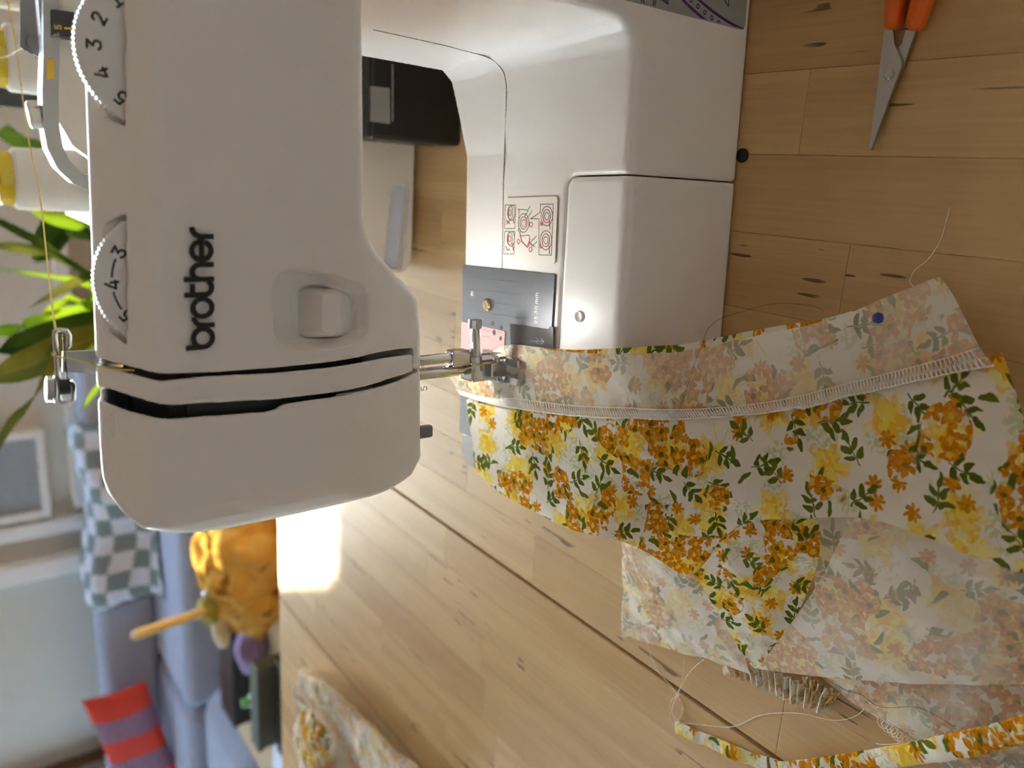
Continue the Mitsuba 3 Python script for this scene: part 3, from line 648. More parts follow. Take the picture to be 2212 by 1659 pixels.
# logo
def logo():
    s, L_ = 55 / 2, []
    ln = lambda p: L_.append(sg.LineString(p).buffer(s, cap_style='flat', join_style='round'))
    def arc(cx, cy, rx, ry, a, b): 
        t_ = np.radians(np.linspace(a, b, 40)); return [(cx + rx * math.cos(q), cy + ry * math.sin(q)) for q in t_]
    ln([(27, 315), (27, 130)]); ln(arc(130, 130, 103, 103, 0, 360)); 
    ln([(272, 0), (272, 150)]); ln(arc(372, 130, 100, 95, 180, 92))
    ln(arc(468, 130, 98, 102, 0, 360))
    ln([(612, 320), (612, 105)]); ln(arc(690, 105, 78, 77, 180, 330)); ln([(585, 232), (735, 232)])
    ln([(782, 0), (782, 320)]); ln(arc(862, 135, 80, 97, 180, 0)); ln([(942, 140), (942, 0)])
    ln(arc(1095, 130, 98, 102, 0, 340)); ln([(1000, 128), (1220, 128)])
    ln([(1247, 0), (1247, 150)]); ln(arc(1350, 130, 103, 97, 180, 92))
    ln(arc(27 + 103, 130, 103, 103, 180, 270))
    return so.unary_union(L_)
g = logo(); x0, y0, x1, y1 = g.bounds
la, lb = V3(*(0.0104,0.0400,0.2486)), V3(*(0.0551,0.0400,0.2470))
ex = (lb - la); ex[2] -= 0; sx = np.linalg.norm(ex) / (x1 - x0); ex /= np.linalg.norm(ex)
m = place(extr(sa.translate(g, -x0, 0), .00035 / sx), (la[0], .0397, la[2]), ex * sx, V3(0, 0, 1) * sx, V3(0, -1, 0) * sx)
part(sm, 'logo', m, 'ink_black', smooth=False, label='black lettering brother', **MK)
# small moulded marks: numbers beside the slots, arrow above the pocket
def mark(tx, q, hgt, mat='white_matte', vv=.0400, ex=(1, 0, 0), ey=(0, 0, 1)):
    m = meshkit.text_mesh(tx, hgt, .00025)
    part(sm, 'moulded_mark', place(m, (q[0], vv, q[1]), ex, ey, (0, -1, 0)), mat, smooth=False, **MK)
mark('2', (-0.0082,0.2562), .0058)
mark('3', (-0.0087,0.1545), .0036, vv=.0452)
mark('5', (-0.0179,0.1532), .0032, vv=.0452)
bl = [sg.LineString([(-0.0024,0.2570),(-0.0027,0.2547)]).buffer(.0002), sg.LineString([(-0.0025,0.2595),(-0.0030,0.2554)]).buffer(.0002)]
tp = np.array([(-0.0134,0.2846),(-0.0233,0.2853),(-0.0246,0.2846),(-0.0242,0.2831),(-0.0227,0.2822),(-0.0137,0.2816)])
def bevel3(q): return V3(q[0], .04 + (.0508 * (q[0] - .004) + .8176 * (q[1] - .2684)) / .5735, q[1])
part(sm, 'moulded_mark', tube([bevel3(q) + V3(0, -.0001, .0001) for q in tp], .00025, 6), 'white_matte', **MK)
for q in ([(-0.0147,0.2842),(-0.0144,0.2824),(-0.0178,0.2826),(-0.0181,0.2844)], [(-0.0206,0.2844),(-0.0224,0.2827),(-0.0202,0.2826)]):
    part(sm, 'moulded_mark', tube([bevel3(p_) + V3(0, -.0001, .0001) for p_ in q + q[:1]], .0003, 6), 'white_matte', **MK)
part(sm, 'moulded_mark', place(extr(sg.LineString([(0.0459,0.2138),(0.0480,0.2134),(0.0491,0.2115),(0.0486,0.2071),(0.0453,0.2069),(0.0444,0.2097)]).buffer(.00022), .0002), (0, .0401, 0), (1, 0, 0), (0, 0, 1), (0, -1, 0)), 'white_matte', smooth=False, **MK)

# bobbin-winder thread guide on top of the head
vg = .078
g = sm + '__winder_guide'; used[g] = 0
b4 = [(0.0065,0.0780,0.2828),(-0.0028,0.0780,0.2835),(0.0069,0.0780,0.2940),(-0.0008,0.0780,0.2947)]
part(g, 'bracket', hull([V3(*q) + V3(0, o, 0) for q in b4 for o in (0, .0012)]), 'steel', smooth=False, **MK)
part(g, 'bar', tube([(0.0083,0.0775,0.2926),(0.0095,0.0775,0.2917),(0.0132,0.0775,0.2914),(0.0150,0.0775,0.2922),(0.0155,0.0775,0.2945),(0.0149,0.0775,0.2959),(0.0135,0.0775,0.2962),(0.0072,0.0775,0.2962),(0.0000,0.0775,0.2964),(-0.0047,0.0775,0.2963)], .0009, 8), 'chrome', **MK)
part(g, 'loop', tube([(-0.0039,0.0775,0.2962),(-0.0108,0.0775,0.2966),(-0.0127,0.0775,0.2959),(-0.0132,0.0775,0.2934),(-0.0121,0.0775,0.2919),(-0.0063,0.0775,0.2914),(-0.0045,0.0775,0.2922)], .0008, 8), 'chrome', **MK)
q0, q1 = V3(*(-0.0072,0.0775,0.2977)), V3(*(-0.0069,0.0775,0.3008))
part(g, 'disc', lathe(q0, q1, [(0, 0), (0, .0050), (.12, .0052), (.2, .0042), (.34, .0042), (.42, .0052), (.9, .0050), (1, .0044), (1, 0)], 32), 'steel', **MK)
part(g, 'roller', cyl((-0.0065,0.0775,0.2960), (-0.0067,0.0775,0.2927), .0030), 'black_plastic', **MK)
part(g, 'spring', tube([(0.0138,0.0765,0.2935),(0.0053,0.0765,0.2936),(-0.0051,0.0765,0.2934)], .0003, 6), 'dark_chassis', **MK)

# ------------------------------------------------------------------ overlock machine behind, and what stands by it
om = thing('overlock_machine', 'white overlock machine standing on the table behind the sewing machine', 'sewing machine')
fy = .575
def slab(lo, hi, r): return rbox(lo, hi, r)
front = sg.Polygon([(-.0800, .006), (.20, .006), (.20, .200), (-.055, .200), (-.0800, .17)]).buffer(-.012).buffer(.012)
slotp = sg.Polygon([(-0.0098,0.5750,0.0273),(-0.0082,0.5750,0.0072),(-0.0391,0.5750,0.0084),(-0.0798,0.5750,0.0146),(-0.0803,0.5750,0.0274)]).buffer(.001) if False else None
so_ = np.array([(-0.0096,0.5750,0.0248),(-0.0096,0.5750,0.0080),(-0.0786,0.5750,0.0146),(-0.0756,0.5750,0.0326)])[:, [0, 2]]
hole = sg.Polygon(so_).buffer(-.003).buffer(.003)
ex, ey = (1, 0, 0), (0, 0, 1)
body = place(extr(front.difference(hole), .012), (0, fy, 0), ex, ey, (0, 1, 0)); body.invert()
rear = rbox((-.079, fy + .012, .004), (.20, fy + .16, .215), .008)
part(om, 'body', rear, 'serger_white')
part(om, 'front_cover', body, 'serger_white', smooth=False)
rec = place(extr(hole, .001), (0, fy + .0105, 0), ex, ey, (0, 1, 0))
part(om, 'light_recess', rec, 'recess_grey', smooth=False, label='pale grey recess in the front cover')
tc = sg.Polygon([(-.012, .19), (.21, .19), (.21, .262), (.045, .262), (.020, .2575), (.004, .250), (-.007, .236), (-.012, .215)])
part(om, 'top_housing', place(extr(tc, .014), (0, fy - .005, 0), ex, ey, (0, 1, 0)), 'serger_white', smooth=30)
lip = sg.LineString([(0.0844,0.5650,0.2589),(0.0540,0.5650,0.2613),(0.0331,0.5650,0.2639),(0.0147,0.5650,0.2649),(0.0015,0.5650,0.2640),(-0.0096,0.5650,0.2597),(-0.0175,0.5650,0.2515),(-0.0195,0.5650,0.2460)] and np.array([(0.0924,0.5650,0.2558),(0.0544,0.5650,0.2587),(0.0335,0.5650,0.2610),(0.0150,0.5650,0.2620),(0.0022,0.5650,0.2610),(-0.0078,0.5650,0.2571),(-0.0152,0.5650,0.2501),(-0.0172,0.5650,0.2448)])[:, [0, 2]]).buffer(.0042)
part(om, 'clear_guard', place(extr(lip, .02), (0, .560, 0), ex, ey, (0, 1, 0)), 'clear_cover', smooth=30, label='clear plastic edge along the top')
part(om, 'yellow_guide', hull(np.vstack([[(0.0515,0.5595,0.2617),(0.0525,0.5595,0.2576),(0.0412,0.5595,0.2583),(0.0402,0.5595,0.2624)], [(0.0516,0.5605,0.2616),(0.0526,0.5605,0.2575),(0.0413,0.5605,0.2581),(0.0403,0.5605,0.2623)]])), 'ink_yellow', smooth=False)
p, q = V3(*(0.0205,0.5700,0.2667)), V3(*(0.0199,0.5700,0.2725))
kn = lathe(V3(*(0.0213,0.5700,0.2609)), q, [(0, 0), (0, .0055), (.5, .0055), (.5, .0082), (.92, .0082), (1, .0070), (1, 0)], 26)
k = part(om, 'pressure_knob', kn, 'serger_white', label='ribbed white knob')
m = meshkit.text_mesh('2 1', .004, .0003)
part(k, 'marking', place(m, V3(*(0.0183,0.5630,0.2656)), (.9, 0, .1), (-.1, 0, .9), (0, -1, 0)), 'ink_black', smooth=False)
bp = [(0.0787,0.5560,0.2573),(0.0790,0.5560,0.2459),(0.0649,0.5560,0.2467),(0.0648,0.5560,0.2579)]
kn = hull([V3(*q_) + V3(0, o, 0) for q_ in bp for o in (0, .02)])
k = part(om, 'tension_dial', kn, 'black_plastic', smooth=False, label='black tension dial with a yellow 5')
m = meshkit.text_mesh('5', .0036, .0003, True)
part(k, 'marking', place(m, V3(*(0.0679,0.5555,0.2530)), (.98, 0, .1), (-.05, 0, .98), (0, -1, 0)), 'ink_yellow', smooth=False)
part(k, 'marking', tube([(0.0694,0.5555,0.2517),(0.0697,0.5555,0.2479)], .0006, 6), 'ink_yellow')
part(om, 'guide_plate', hull(np.vstack([[(0.0926,0.6000,0.2674),(0.0609,0.6000,0.2701),(0.0591,0.6000,0.2680),(0.0544,0.6000,0.2590),(0.0948,0.6000,0.2546)], [(0.0931,0.6030,0.2671),(0.0612,0.6030,0.2698),(0.0594,0.6030,0.2677),(0.0546,0.6030,0.2586),(0.0953,0.6030,0.2542)]])), 'grey_plastic', smooth=False, label='grey thread guide plate')
part(om, 'guide_plate_edge', tube([(0.0591,0.5990,0.2672),(0.0540,0.5990,0.2589)], .0007, 6), 'chrome')
part(om, 'guide_rivet', cyl((0.0642,0.5990,0.2626), (0.0637,0.5940,0.2632), .0036), 'grey_plastic')
part(om, 'guide_wire', tube(curve([(0.0644,0.5940,0.2604),(0.0639,0.5800,0.2582),(0.0642,0.5600,0.2579),(0.0655,0.5550,0.2556),(0.0659,0.5550,0.2546)], 20), .0008, 6), 'chrome')
bk = [(0.0802,0.5300,-0.0018),(0.0767,0.5300,0.0684),(0.0335,0.5300,0.0677),(0.0295,0.5300,-0.0014)]
zb = .001
# the black box under it
bx = thing('black_box', 'black glossy box with a grey window, behind the sewing machine beside the overlock machine', 'box')
bxl, bxr = .021, .16
part(bx, 'case', rbox((bxl, .515, 0), (bxr, .568, .075), .004), 'black_plastic')
part(bx, 'window', hull(np.vstack([[(0.0552,0.5142,0.0760),(0.0556,0.5142,0.0613),(0.0320,0.5142,0.0604),(0.0325,0.5142,0.0757)], [(0.0553,0.5160,0.0751),(0.0558,0.5160,0.0603),(0.0321,0.5160,0.0594),(0.0326,0.5160,0.0748)]])), 'screen_grey', smooth=False, label='grey window')
part(bx, 'edge_strip', hull(np.vstack([[(0.0713,0.5142,0.0602),(0.0714,0.5142,0.0588),(0.0340,0.5142,0.0579),(0.0339,0.5142,0.0593)], [(0.0715,0.5160,0.0592),(0.0717,0.5160,0.0578),(0.0342,0.5160,0.0569),(0.0340,0.5160,0.0584)]])), 'grey_plastic', smooth=False)
for x in (-.05, .18): part(om, 'rubber_foot', cyl((x, fy + .03, 0), (x, fy + .03, .006), .010), 'black_plastic')
part(om, 'spool_rack', box((-.06, .737, .2), (.2, .90, .212), .002), 'serger_white', smooth=False)

# spools of white thread
def spool(x, y, zb_, zt, r, label):
    t = thing('thread_spool', label, 'spool', 'white thread spools on the overlock machine')
    c0, c1 = (x, y, zb_), (x, y, zt)
    part(t, 'thread_winding', lathe(c0, c1, [(0, 0), (0, r * .97), (.03, r), (.96, r * .96), (1, r * .88), (1, 0)], 40), 'thread_white')
    h = zt - zb_
    part(t, 'rim', lathe((x, y, zt - .001), (x, y, zt + .011), [(0, 0), (0, r * .80), (.15, r * .82), (.85, r * .82), (1, r * .76), (1, r * .4), (.6, r * .38), (.6, 0)], 36), 'spool_yellow', label='yellow plastic rim')
    part(t, 'pin', cyl((x, y, zb_), (x, y, zt + .012), .003), 'steel')
spool(-.0235, .765, .2122, .2660, .0255, 'white thread spool with a yellow rim, standing right above the middle of the machine arm')
spool(.0700, .785, .2122, .2615, .0270, 'white thread spool with a yellow rim, beside the black tension dial')
spool((0.1063,0.7900,0.2546)[0] + .027, .79, .2122, .305, .0268, 'white thread spool cut by the picture corner, behind the grey thread guide plate')
part(om, 'spool_stand_bar', hull([V3(*q) + V3(0, o, 0) for q in [(0.0519,0.8600,0.2701),(0.0528,0.8600,0.2274),(0.0360,0.8600,0.2287),(0.0357,0.8600,0.2716)] for o in (0, .02)]), 'black_plastic', smooth=False, label='black bar behind the spools')
t = thing('top_thread', 'yellow sewing thread running down past the spools to the metal guide on the machine head', 'thread')
yl = [V3(*q) for q in [(0.1266,0.7500,0.2608),(0.0829,0.7000,0.2625),(0.0391,0.6400,0.2671),(0.0061,0.5700,0.2732)]] + [m2w(q)[0] for q in [(0.0611,0.2200,0.2803),(0.0330,0.1500,0.2879),(0.0178,0.0900,0.2944),(0.0138,0.0775,0.2955)]]
part(t, 'strand', tube(curve(yl, 60), .00042, 6), 'thread_yellow')
part(t, 'strand', tube(curve([m2w(q)[0] for q in [(0.0072,0.0755,0.2979),(0.0062,0.0752,0.2977),(0.0054,0.0700,0.2930),(0.0039,0.0620,0.2866),(0.0029,0.0560,0.2816),(0.0028,0.0500,0.2750)]], 30), .00032, 6), 'thread_yellow')
part(t, 'strand', tube(curve([m2w(q)[0] for q in [(-0.0156,0.0600,0.1403),(-0.0170,0.0700,0.1255),(-0.0171,0.0780,0.1090),(-0.0169,0.0820,0.0943),(-0.0171,0.0860,0.0828)]], 30), .00030, 6), 'thread_yellow')
t = thing('spool_thread', 'thin white thread end from the spool beside the black tension dial', 'thread')
part(t, 'strand', tube(curve([(0.0602,0.6000,0.2677),(0.0624,0.6600,0.2674),(0.0619,0.7000,0.2721),(0.0590,0.7000,0.2806)], 16), .0003, 6), 'thread_white')
part(t, 'strand', tube(curve([(0.0413,0.6600,0.2825),(0.0392,0.6600,0.2748),(0.0403,0.6600,0.2653),(0.0417,0.6600,0.2633)], 16), .0003, 6), 'thread_white')

# ------------------------------------------------------------------ garment being sewn
gm = thing('floral_garment', 'white cotton garment with an orange and yellow flower print, held under the presser foot', 'garment')
rows_main = [
 [(-0.1248,0.3773,0.0788),(-0.1229,0.3524,0.0788),(-0.1194,0.3265,0.0786),(-0.1130,0.2917,0.0786),(-0.1064,0.2613,0.0786),(-0.1002,0.2355,0.0745),(-0.0966,0.2196,0.0650),(-0.0909,0.2027,0.0520),(-0.0832,0.1846,0.0420),(-0.0726,0.1643,0.0300),(-0.0627,0.1425,0.0200),(-0.0520,0.1194,0.0130)],
 [(-0.1395,0.3738,0.0790),(-0.1383,0.3498,0.0790),(-0.1344,0.3223,0.0790),(-0.1281,0.2887,0.0790),(-0.1219,0.2591,0.0788),(-0.1160,0.2327,0.0752),(-0.1111,0.2139,0.0660),(-0.1041,0.1978,0.0540),(-0.0960,0.1797,0.0440),(-0.0850,0.1577,0.0340),(-0.0731,0.1310,0.0250),(-0.0653,0.1107,0.0160)],
 [(-0.1531,0.3684,0.0792),(-0.1514,0.3446,0.0792),(-0.1473,0.3181,0.0790),(-0.1411,0.2857,0.0784),(-0.1363,0.2570,0.0784),(-0.1345,0.2321,0.0725),(-0.1318,0.2133,0.0630),(-0.1233,0.1967,0.0530),(-0.1121,0.1761,0.0460),(-0.1013,0.1517,0.0380),(-0.0906,0.1235,0.0300),(-0.0860,0.0989,0.0200)],
 [(-0.1623,0.3669,0.0790),(-0.1645,0.3413,0.0790),(-0.1633,0.3142,0.0788),(-0.1604,0.2817,0.0786),(-0.1537,0.2547,0.0782),(-0.1536,0.2317,0.0700),(-0.1641,0.2195,0.0500),(-0.1408,0.2000,0.0500),(-0.1236,0.1746,0.0460),(-0.1135,0.1489,0.0390),(-0.1084,0.1195,0.0320),(-0.1057,0.0904,0.0220)],
 [(-0.1710,0.3678,0.0772),(-0.1759,0.3406,0.0778),(-0.1760,0.3122,0.0780),(-0.1740,0.2801,0.0780),(-0.1681,0.2534,0.0776),(-0.1723,0.2346,0.0640),(-0.1820,0.2209,0.0460),(-0.1521,0.2040,0.0460),(-0.1342,0.1739,0.0450),(-0.1242,0.1465,0.0390),(-0.1248,0.1168,0.0330),(-0.1266,0.0824,0.0240)]]
cloth_part(gm, 'main_panel', 'floral_right', rows_main, nu=260, nv=90, amp=.0013, freq=45, seed=3)
rows_strip = [
 [(-0.1185,0.3998,0.0800),(-0.1114,0.3796,0.0806),(-0.0998,0.3597,0.0800),(-0.0880,0.3373,0.0792),(-0.0830,0.2981,0.0792),(-0.0789,0.2709,0.0790),(-0.0754,0.2518,0.0780),(-0.0716,0.2334,0.0660),(-0.0660,0.2192,0.0490),(-0.0566,0.1983,0.0360),(-0.0493,0.1814,0.0260),(-0.0372,0.1635,0.0180),(-0.0275,0.1486,0.0100)],
 [(-0.1214,0.3924,0.0802),(-0.1145,0.3719,0.0806),(-0.1059,0.3528,0.0802),(-0.0980,0.3341,0.0796),(-0.0926,0.2947,0.0796),(-0.0882,0.2678,0.0796),(-0.0841,0.2456,0.0785),(-0.0798,0.2258,0.0700),(-0.0751,0.2112,0.0540),(-0.0660,0.1910,0.0410),(-0.0580,0.1736,0.0310),(-0.0470,0.1552,0.0230),(-0.0375,0.1378,0.0130)],
 [(-0.1245,0.3861,0.0804),(-0.1218,0.3640,0.0806),(-0.1177,0.3435,0.0806),(-0.1134,0.3286,0.0800),(-0.1067,0.2907,0.0800),(-0.1011,0.2639,0.0798),(-0.0957,0.2391,0.0775),(-0.0925,0.2221,0.0690),(-0.0877,0.2038,0.0560),(-0.0801,0.1847,0.0440),(-0.0716,0.1683,0.0340),(-0.0615,0.1495,0.0250),(-0.0493,0.1279,0.0155)],
 [(-0.1267,0.3808,0.0804),(-0.1253,0.3580,0.0806),(-0.1229,0.3385,0.0806),(-0.1204,0.3232,0.0804),(-0.1137,0.2876,0.0804),(-0.1076,0.2596,0.0800),(-0.1019,0.2353,0.0745),(-0.0983,0.2185,0.0660),(-0.0931,0.2000,0.0550),(-0.0863,0.1807,0.0450),(-0.0780,0.1645,0.0350),(-0.0685,0.1458,0.0260),(-0.0564,0.1195,0.0165)]]
Ps = cloth_part(gm, 'hem_strip', 'floral_wrong', rows_strip, nu=240, nv=50, amp=.0010, freq=70, seed=9, label='pale wrong side of the cloth turned up as a strip', uv0=(.5, .2), rot=.4)
# turned edge of the right side showing along the strip
e = Ps[0][70:215]
rows_e = [e + [.0, .0, -.0012], e + np.array([.0030, .0015, -.0022]) * np.sin(np.linspace(0, math.pi, len(e)))[:, None] + [0, 0, -.0012]]
m, uv, _ = sheet([r[::12] for r in rows_e], 120, 3, amp=0, uv0=(.2, .9))
part(gm, 'turned_edge', m, 'floral_right', smooth=True, uv=uv)
# overlock stitches along the strip's edge
E_, In = Ps[-1], Ps[-14]
idx = np.linspace(2, len(E_) - 3, 210)
def at(arr, i):
    a = int(i); return arr[a] + (arr[min(a + 1, len(arr) - 1)] - arr[a]) * (i - a)
up = V3(0, 0, .0011)
st = []
out = lambda i: at(E_, i) + (at(E_, i) - at(In, i)) * .10
zig = []
for n_, i in enumerate(idx): zig += [at(In, i) + up, out(i + .5) + up * .6]
st.append(tube(zig, .00022, 4))
zig = []
for n_, i in enumerate(idx): zig += [at(In, i + .3) + up * 1.1, at(Ps[-4], i + .5) + up * 1.2, out(i + .1) + up * .7]
st.append(tube(zig, .00018, 4))
for A_, r_ in ((E_, .00024), (In, .00018), (Ps[-8], .00010)):
    st.append(tube(A_ + up, r_, 5))
part(gm, 'overlock_stitching', cat(*st), 'thread_white', kind='stuff', label='white overlock stitches')
# the turned corner, wrong side pieces and the pieces below
cloth_part(gm, 'corner_panel', 'floral_right', [
 [(-0.1795,0.2325,0.0410),(-0.1578,0.2150,0.0430),(-0.1426,0.1961,0.0430),(-0.1339,0.1825,0.0400),(-0.1285,0.1718,0.0360)],
 [(-0.1937,0.2228,0.0340),(-0.1766,0.2050,0.0380),(-0.1642,0.1912,0.0380),(-0.1538,0.1795,0.0360),(-0.1439,0.1671,0.0320)],
 [(-0.2100,0.2149,0.0260),(-0.1969,0.2005,0.0290),(-0.1861,0.1895,0.0300),(-0.1776,0.1810,0.0280),(-0.1692,0.1712,0.0260)],
 [(-0.2255,0.2056,0.0200),(-0.2182,0.1970,0.0210),(-0.2113,0.1909,0.0220),(-0.2056,0.1865,0.0220),(-0.1996,0.1813,0.0220)],
 [(-0.2306,0.1966,0.0180),(-0.2301,0.1961,0.0180),(-0.2295,0.1957,0.0180),(-0.2290,0.1952,0.0180),(-0.2281,0.1945,0.0180)]], nu=90, nv=90, amp=.0012, freq=80, seed=12, rot=1.1, uv0=(.3, .5), label='sunlit corner of the flower print')
cloth_part(gm, 'facing_panel', 'floral_wrong', [
 [(-0.1240,0.1567,0.0300),(-0.1213,0.1448,0.0310),(-0.1197,0.1341,0.0300),(-0.1201,0.1144,0.0260),(-0.1207,0.0821,0.0200)],
 [(-0.1638,0.1674,0.0250),(-0.1572,0.1486,0.0270),(-0.1526,0.1313,0.0270),(-0.1471,0.1100,0.0240),(-0.1381,0.0792,0.0180)],
 [(-0.1964,0.1803,0.0225),(-0.1874,0.1581,0.0240),(-0.1776,0.1356,0.0250),(-0.1650,0.1087,0.0230),(-0.1526,0.0769,0.0160)],
 [(-0.2293,0.1950,0.0190),(-0.2155,0.1650,0.0200),(-0.1992,0.1327,0.0200),(-0.1843,0.1054,0.0180),(-0.1679,0.0747,0.0130)]], nu=110, nv=70, amp=.0009, freq=60, seed=21, rot=.7, uv0=(.8, .1), label='pale wrong side beside the sunlit corner')
cloth_part(gm, 'inner_panel', 'floral_wrong', [
 [(-0.1379,0.1918,0.0220),(-0.1321,0.1737,0.0220),(-0.1241,0.1554,0.0220)], [(-0.1568,0.1814,0.0180),(-0.1528,0.1673,0.0190),(-0.1465,0.1530,0.0190)], [(-0.1794,0.1727,0.0160),(-0.1757,0.1651,0.0160),(-0.1684,0.1551,0.0160)]], nu=30, nv=30, amp=.0005, seed=5, uv0=(.1, .3))
cloth_part(gm, 'side_panel', 'floral_wrong', [
 [(-0.1956,0.2895,0.0260),(-0.1922,0.2653,0.0300),(-0.1907,0.2439,0.0280),(-0.1900,0.2256,0.0240)],
 [(-0.2261,0.2932,0.0180),(-0.2192,0.2655,0.0220),(-0.2134,0.2393,0.0220),(-0.2092,0.2140,0.0200)],
 [(-0.2560,0.2982,0.0100),(-0.2457,0.2685,0.0130),(-0.2373,0.2352,0.0150),(-0.2312,0.2063,0.0140)],
 [(-0.2746,0.3026,0.0040),(-0.2649,0.2752,0.0050),(-0.2547,0.2436,0.0060),(-0.2433,0.2062,0.0070)]], nu=70, nv=60, amp=.0016, freq=55, seed=31, rot=2., uv0=(.4, .7), label='pale side piece with the gathered edge')
rows_l = [
 [(-0.2143,0.1736,0.0090),(-0.2040,0.1521,0.0100),(-0.1937,0.1303,0.0100),(-0.1812,0.1082,0.0090),(-0.1634,0.0773,0.0080)],
 [(-0.2210,0.1693,0.0080),(-0.2125,0.1461,0.0100),(-0.2050,0.1262,0.0100),(-0.1947,0.1056,0.0090),(-0.1781,0.0746,0.0070)],
 [(-0.2275,0.1536,0.0050),(-0.2226,0.1371,0.0070),(-0.2164,0.1210,0.0080),(-0.2086,0.1019,0.0070),(-0.1912,0.0722,0.0060)],
 [(-0.2291,0.1342,0.0020),(-0.2283,0.1232,0.0030),(-0.2253,0.1103,0.0040),(-0.2215,0.0965,0.0050),(-0.2099,0.0687,0.0050)],
 [(-0.2342,0.1150,0.0010),(-0.2355,0.1068,0.0010),(-0.2355,0.0973,0.0010),(-0.2331,0.0852,0.0010),(-0.2292,0.0661,0.0010)]]
cloth_part(gm, 'lower_panel', 'floral_wrong', rows_l, nu=90, nv=70, amp=.0009, freq=60, seed=41, uv0=(.15, .45))
# gathered ruffle between the pieces
def ruffle(c0, c1, n=150, seed=2, k=16, wd=.006, ht=.0035):
    a, b = curve(c0, n), curve(c1, n)
    t_ = np.linspace(0, 1, n); rg = np.random.default_rng(seed)
    ph = np.cumsum(rg.uniform(.6, 1.4, n)) * 2 * np.pi * k / n
    rows = []
    for s in np.linspace(0, 1, 9):
        w = np.sin(ph) * ht * (.5 + .5 * s) + .0035
        side = np.cos(ph * .5 + 1) * .0016 * s
        p = a * (1 - s) + b * s
        d_ = np.gradient(a, axis=0); d_ /= np.linalg.norm(d_, axis=1, keepdims=True)
        rows.append(p + d_ * side[:, None] + np.array([0, 0, 1]) * w[:, None])
    P = np.array(rows)
    i = np.arange(9 * n).reshape(9, n)
    q = np.stack([i[:-1, :-1], i[:-1, 1:], i[1:, 1:], i[1:, :-1]], -1).reshape(-1, 4)
    uv = np.stack(np.broadcast_arrays(t_[None] * .4, np.linspace(0, .02, 9)[:, None]), -1).reshape(-1, 2)
    return (P.reshape(-1, 3), np.vstack([q[:, [0, 1, 2]], q[:, [0, 2, 3]]])), uv
m, uv = ruffle([(-0.2405,0.2270,0.0050),(-0.2349,0.2030,0.0060),(-0.2310,0.1817,0.0060),(-0.2301,0.1628,0.0040)], [(-0.2533,0.2218,0.0010),(-0.2495,0.2096,0.0010),(-0.2468,0.1878,0.0010),(-0.2411,0.1652,0.0010)])
part(gm, 'gathered_edge', m, 'floral_wrong', smooth=True, uv=uv, label='gathered ruffle edge')
m, uv = ruffle([(-0.2258,0.1761,0.0060),(-0.2243,0.1650,0.0060),(-0.2249,0.1577,0.0060)], [(-0.2319,0.1744,0.0030),(-0.2378,0.1683,0.0010),(-0.2387,0.1631,0.0010)], n=60, k=5, seed=8)
part(gm, 'gathered_edge', m, 'floral_right', smooth=True, uv=uv)
# overlock tail, loops of white thread
ctr = curve([(-0.2290,0.1385,0.0030),(-0.2308,0.1323,0.0030),(-0.2324,0.1261,0.0020),(-0.2339,0.1207,0.0010)], 300)
ph = np.linspace(0, 2 * np.pi * 15, 300)
loop = ctr + np.stack([.0026 * np.cos(ph), .0022 * np.sin(ph * 1.0), .0007 * np.sin(ph * .5) + .001], 1)
part(gm, 'thread_tail', tube(loop, .00017, 5), 'thread_white', label='looped white overlock tail')

# strap
t = thing('fabric_strap', 'narrow yellow flower print strap lying in a V on the table by the garment', 'strap')
def strap(pts, w, seed):
    c = curve(pts, 120); n = 16
    t_ = np.gradient(c, axis=0); t_ /= np.linalg.norm(t_, axis=1, keepdims=True)
    sd = np.cross(t_, [0, 0, 1]); sd /= np.linalg.norm(sd, axis=1, keepdims=True)
    th = np.arange(n) * 2 * np.pi / n
    nz = (meshkit.fbm(c * 90, 2, seed) - .5)
    P = c[:, None] + (np.cos(th)[None, :, None] * sd[:, None]) * (w * (1 + .3 * nz))[:, None, None] + np.array([0, 0, 1]) * (.0014 * (1 + np.sin(th)))[None, :, None] * (1 + nz)[:, None, None]
    s_ = np.r_[0, np.cumsum(np.linalg.norm(np.diff(c, axis=0), axis=1))]
    uv = np.stack(np.broadcast_arrays(s_[:, None], (th * w / 1.5)[None]), -1).reshape(-1, 2) + [.37, .61 + seed]
    i = np.arange(n); j = (i + 1) % n
    f = np.vstack([np.vstack([np.stack([i + k * n, j + k * n, j + k * n + n], 1), np.stack([i + k * n, j + k * n + n, i + k * n + n], 1)]) for k in range(119)])
    return (P.reshape(-1, 3), f), uv
for s_, pts in enumerate(([(-0.3097,0.2537,0.0003),(-0.3064,0.2406,0.0003),(-0.3009,0.2212,0.0003),(-0.2961,0.2032,0.0003),(-0.2888,0.1839,0.0003),(-0.2844,0.1657,0.0003)], [(-0.2881,0.1827,0.0022),(-0.2744,0.1659,0.0026),(-0.2556,0.1452,0.0030),(-0.2358,0.1245,0.0060),(-0.2140,0.1032,0.0100),(-0.1924,0.0834,0.0130),(-0.1770,0.0695,0.0140)])):
    m, uv = strap(pts, (.0042, .0047)[s_], s_)
    part(t, 'strap_end', m, 'floral_right', smooth=True, uv=uv)
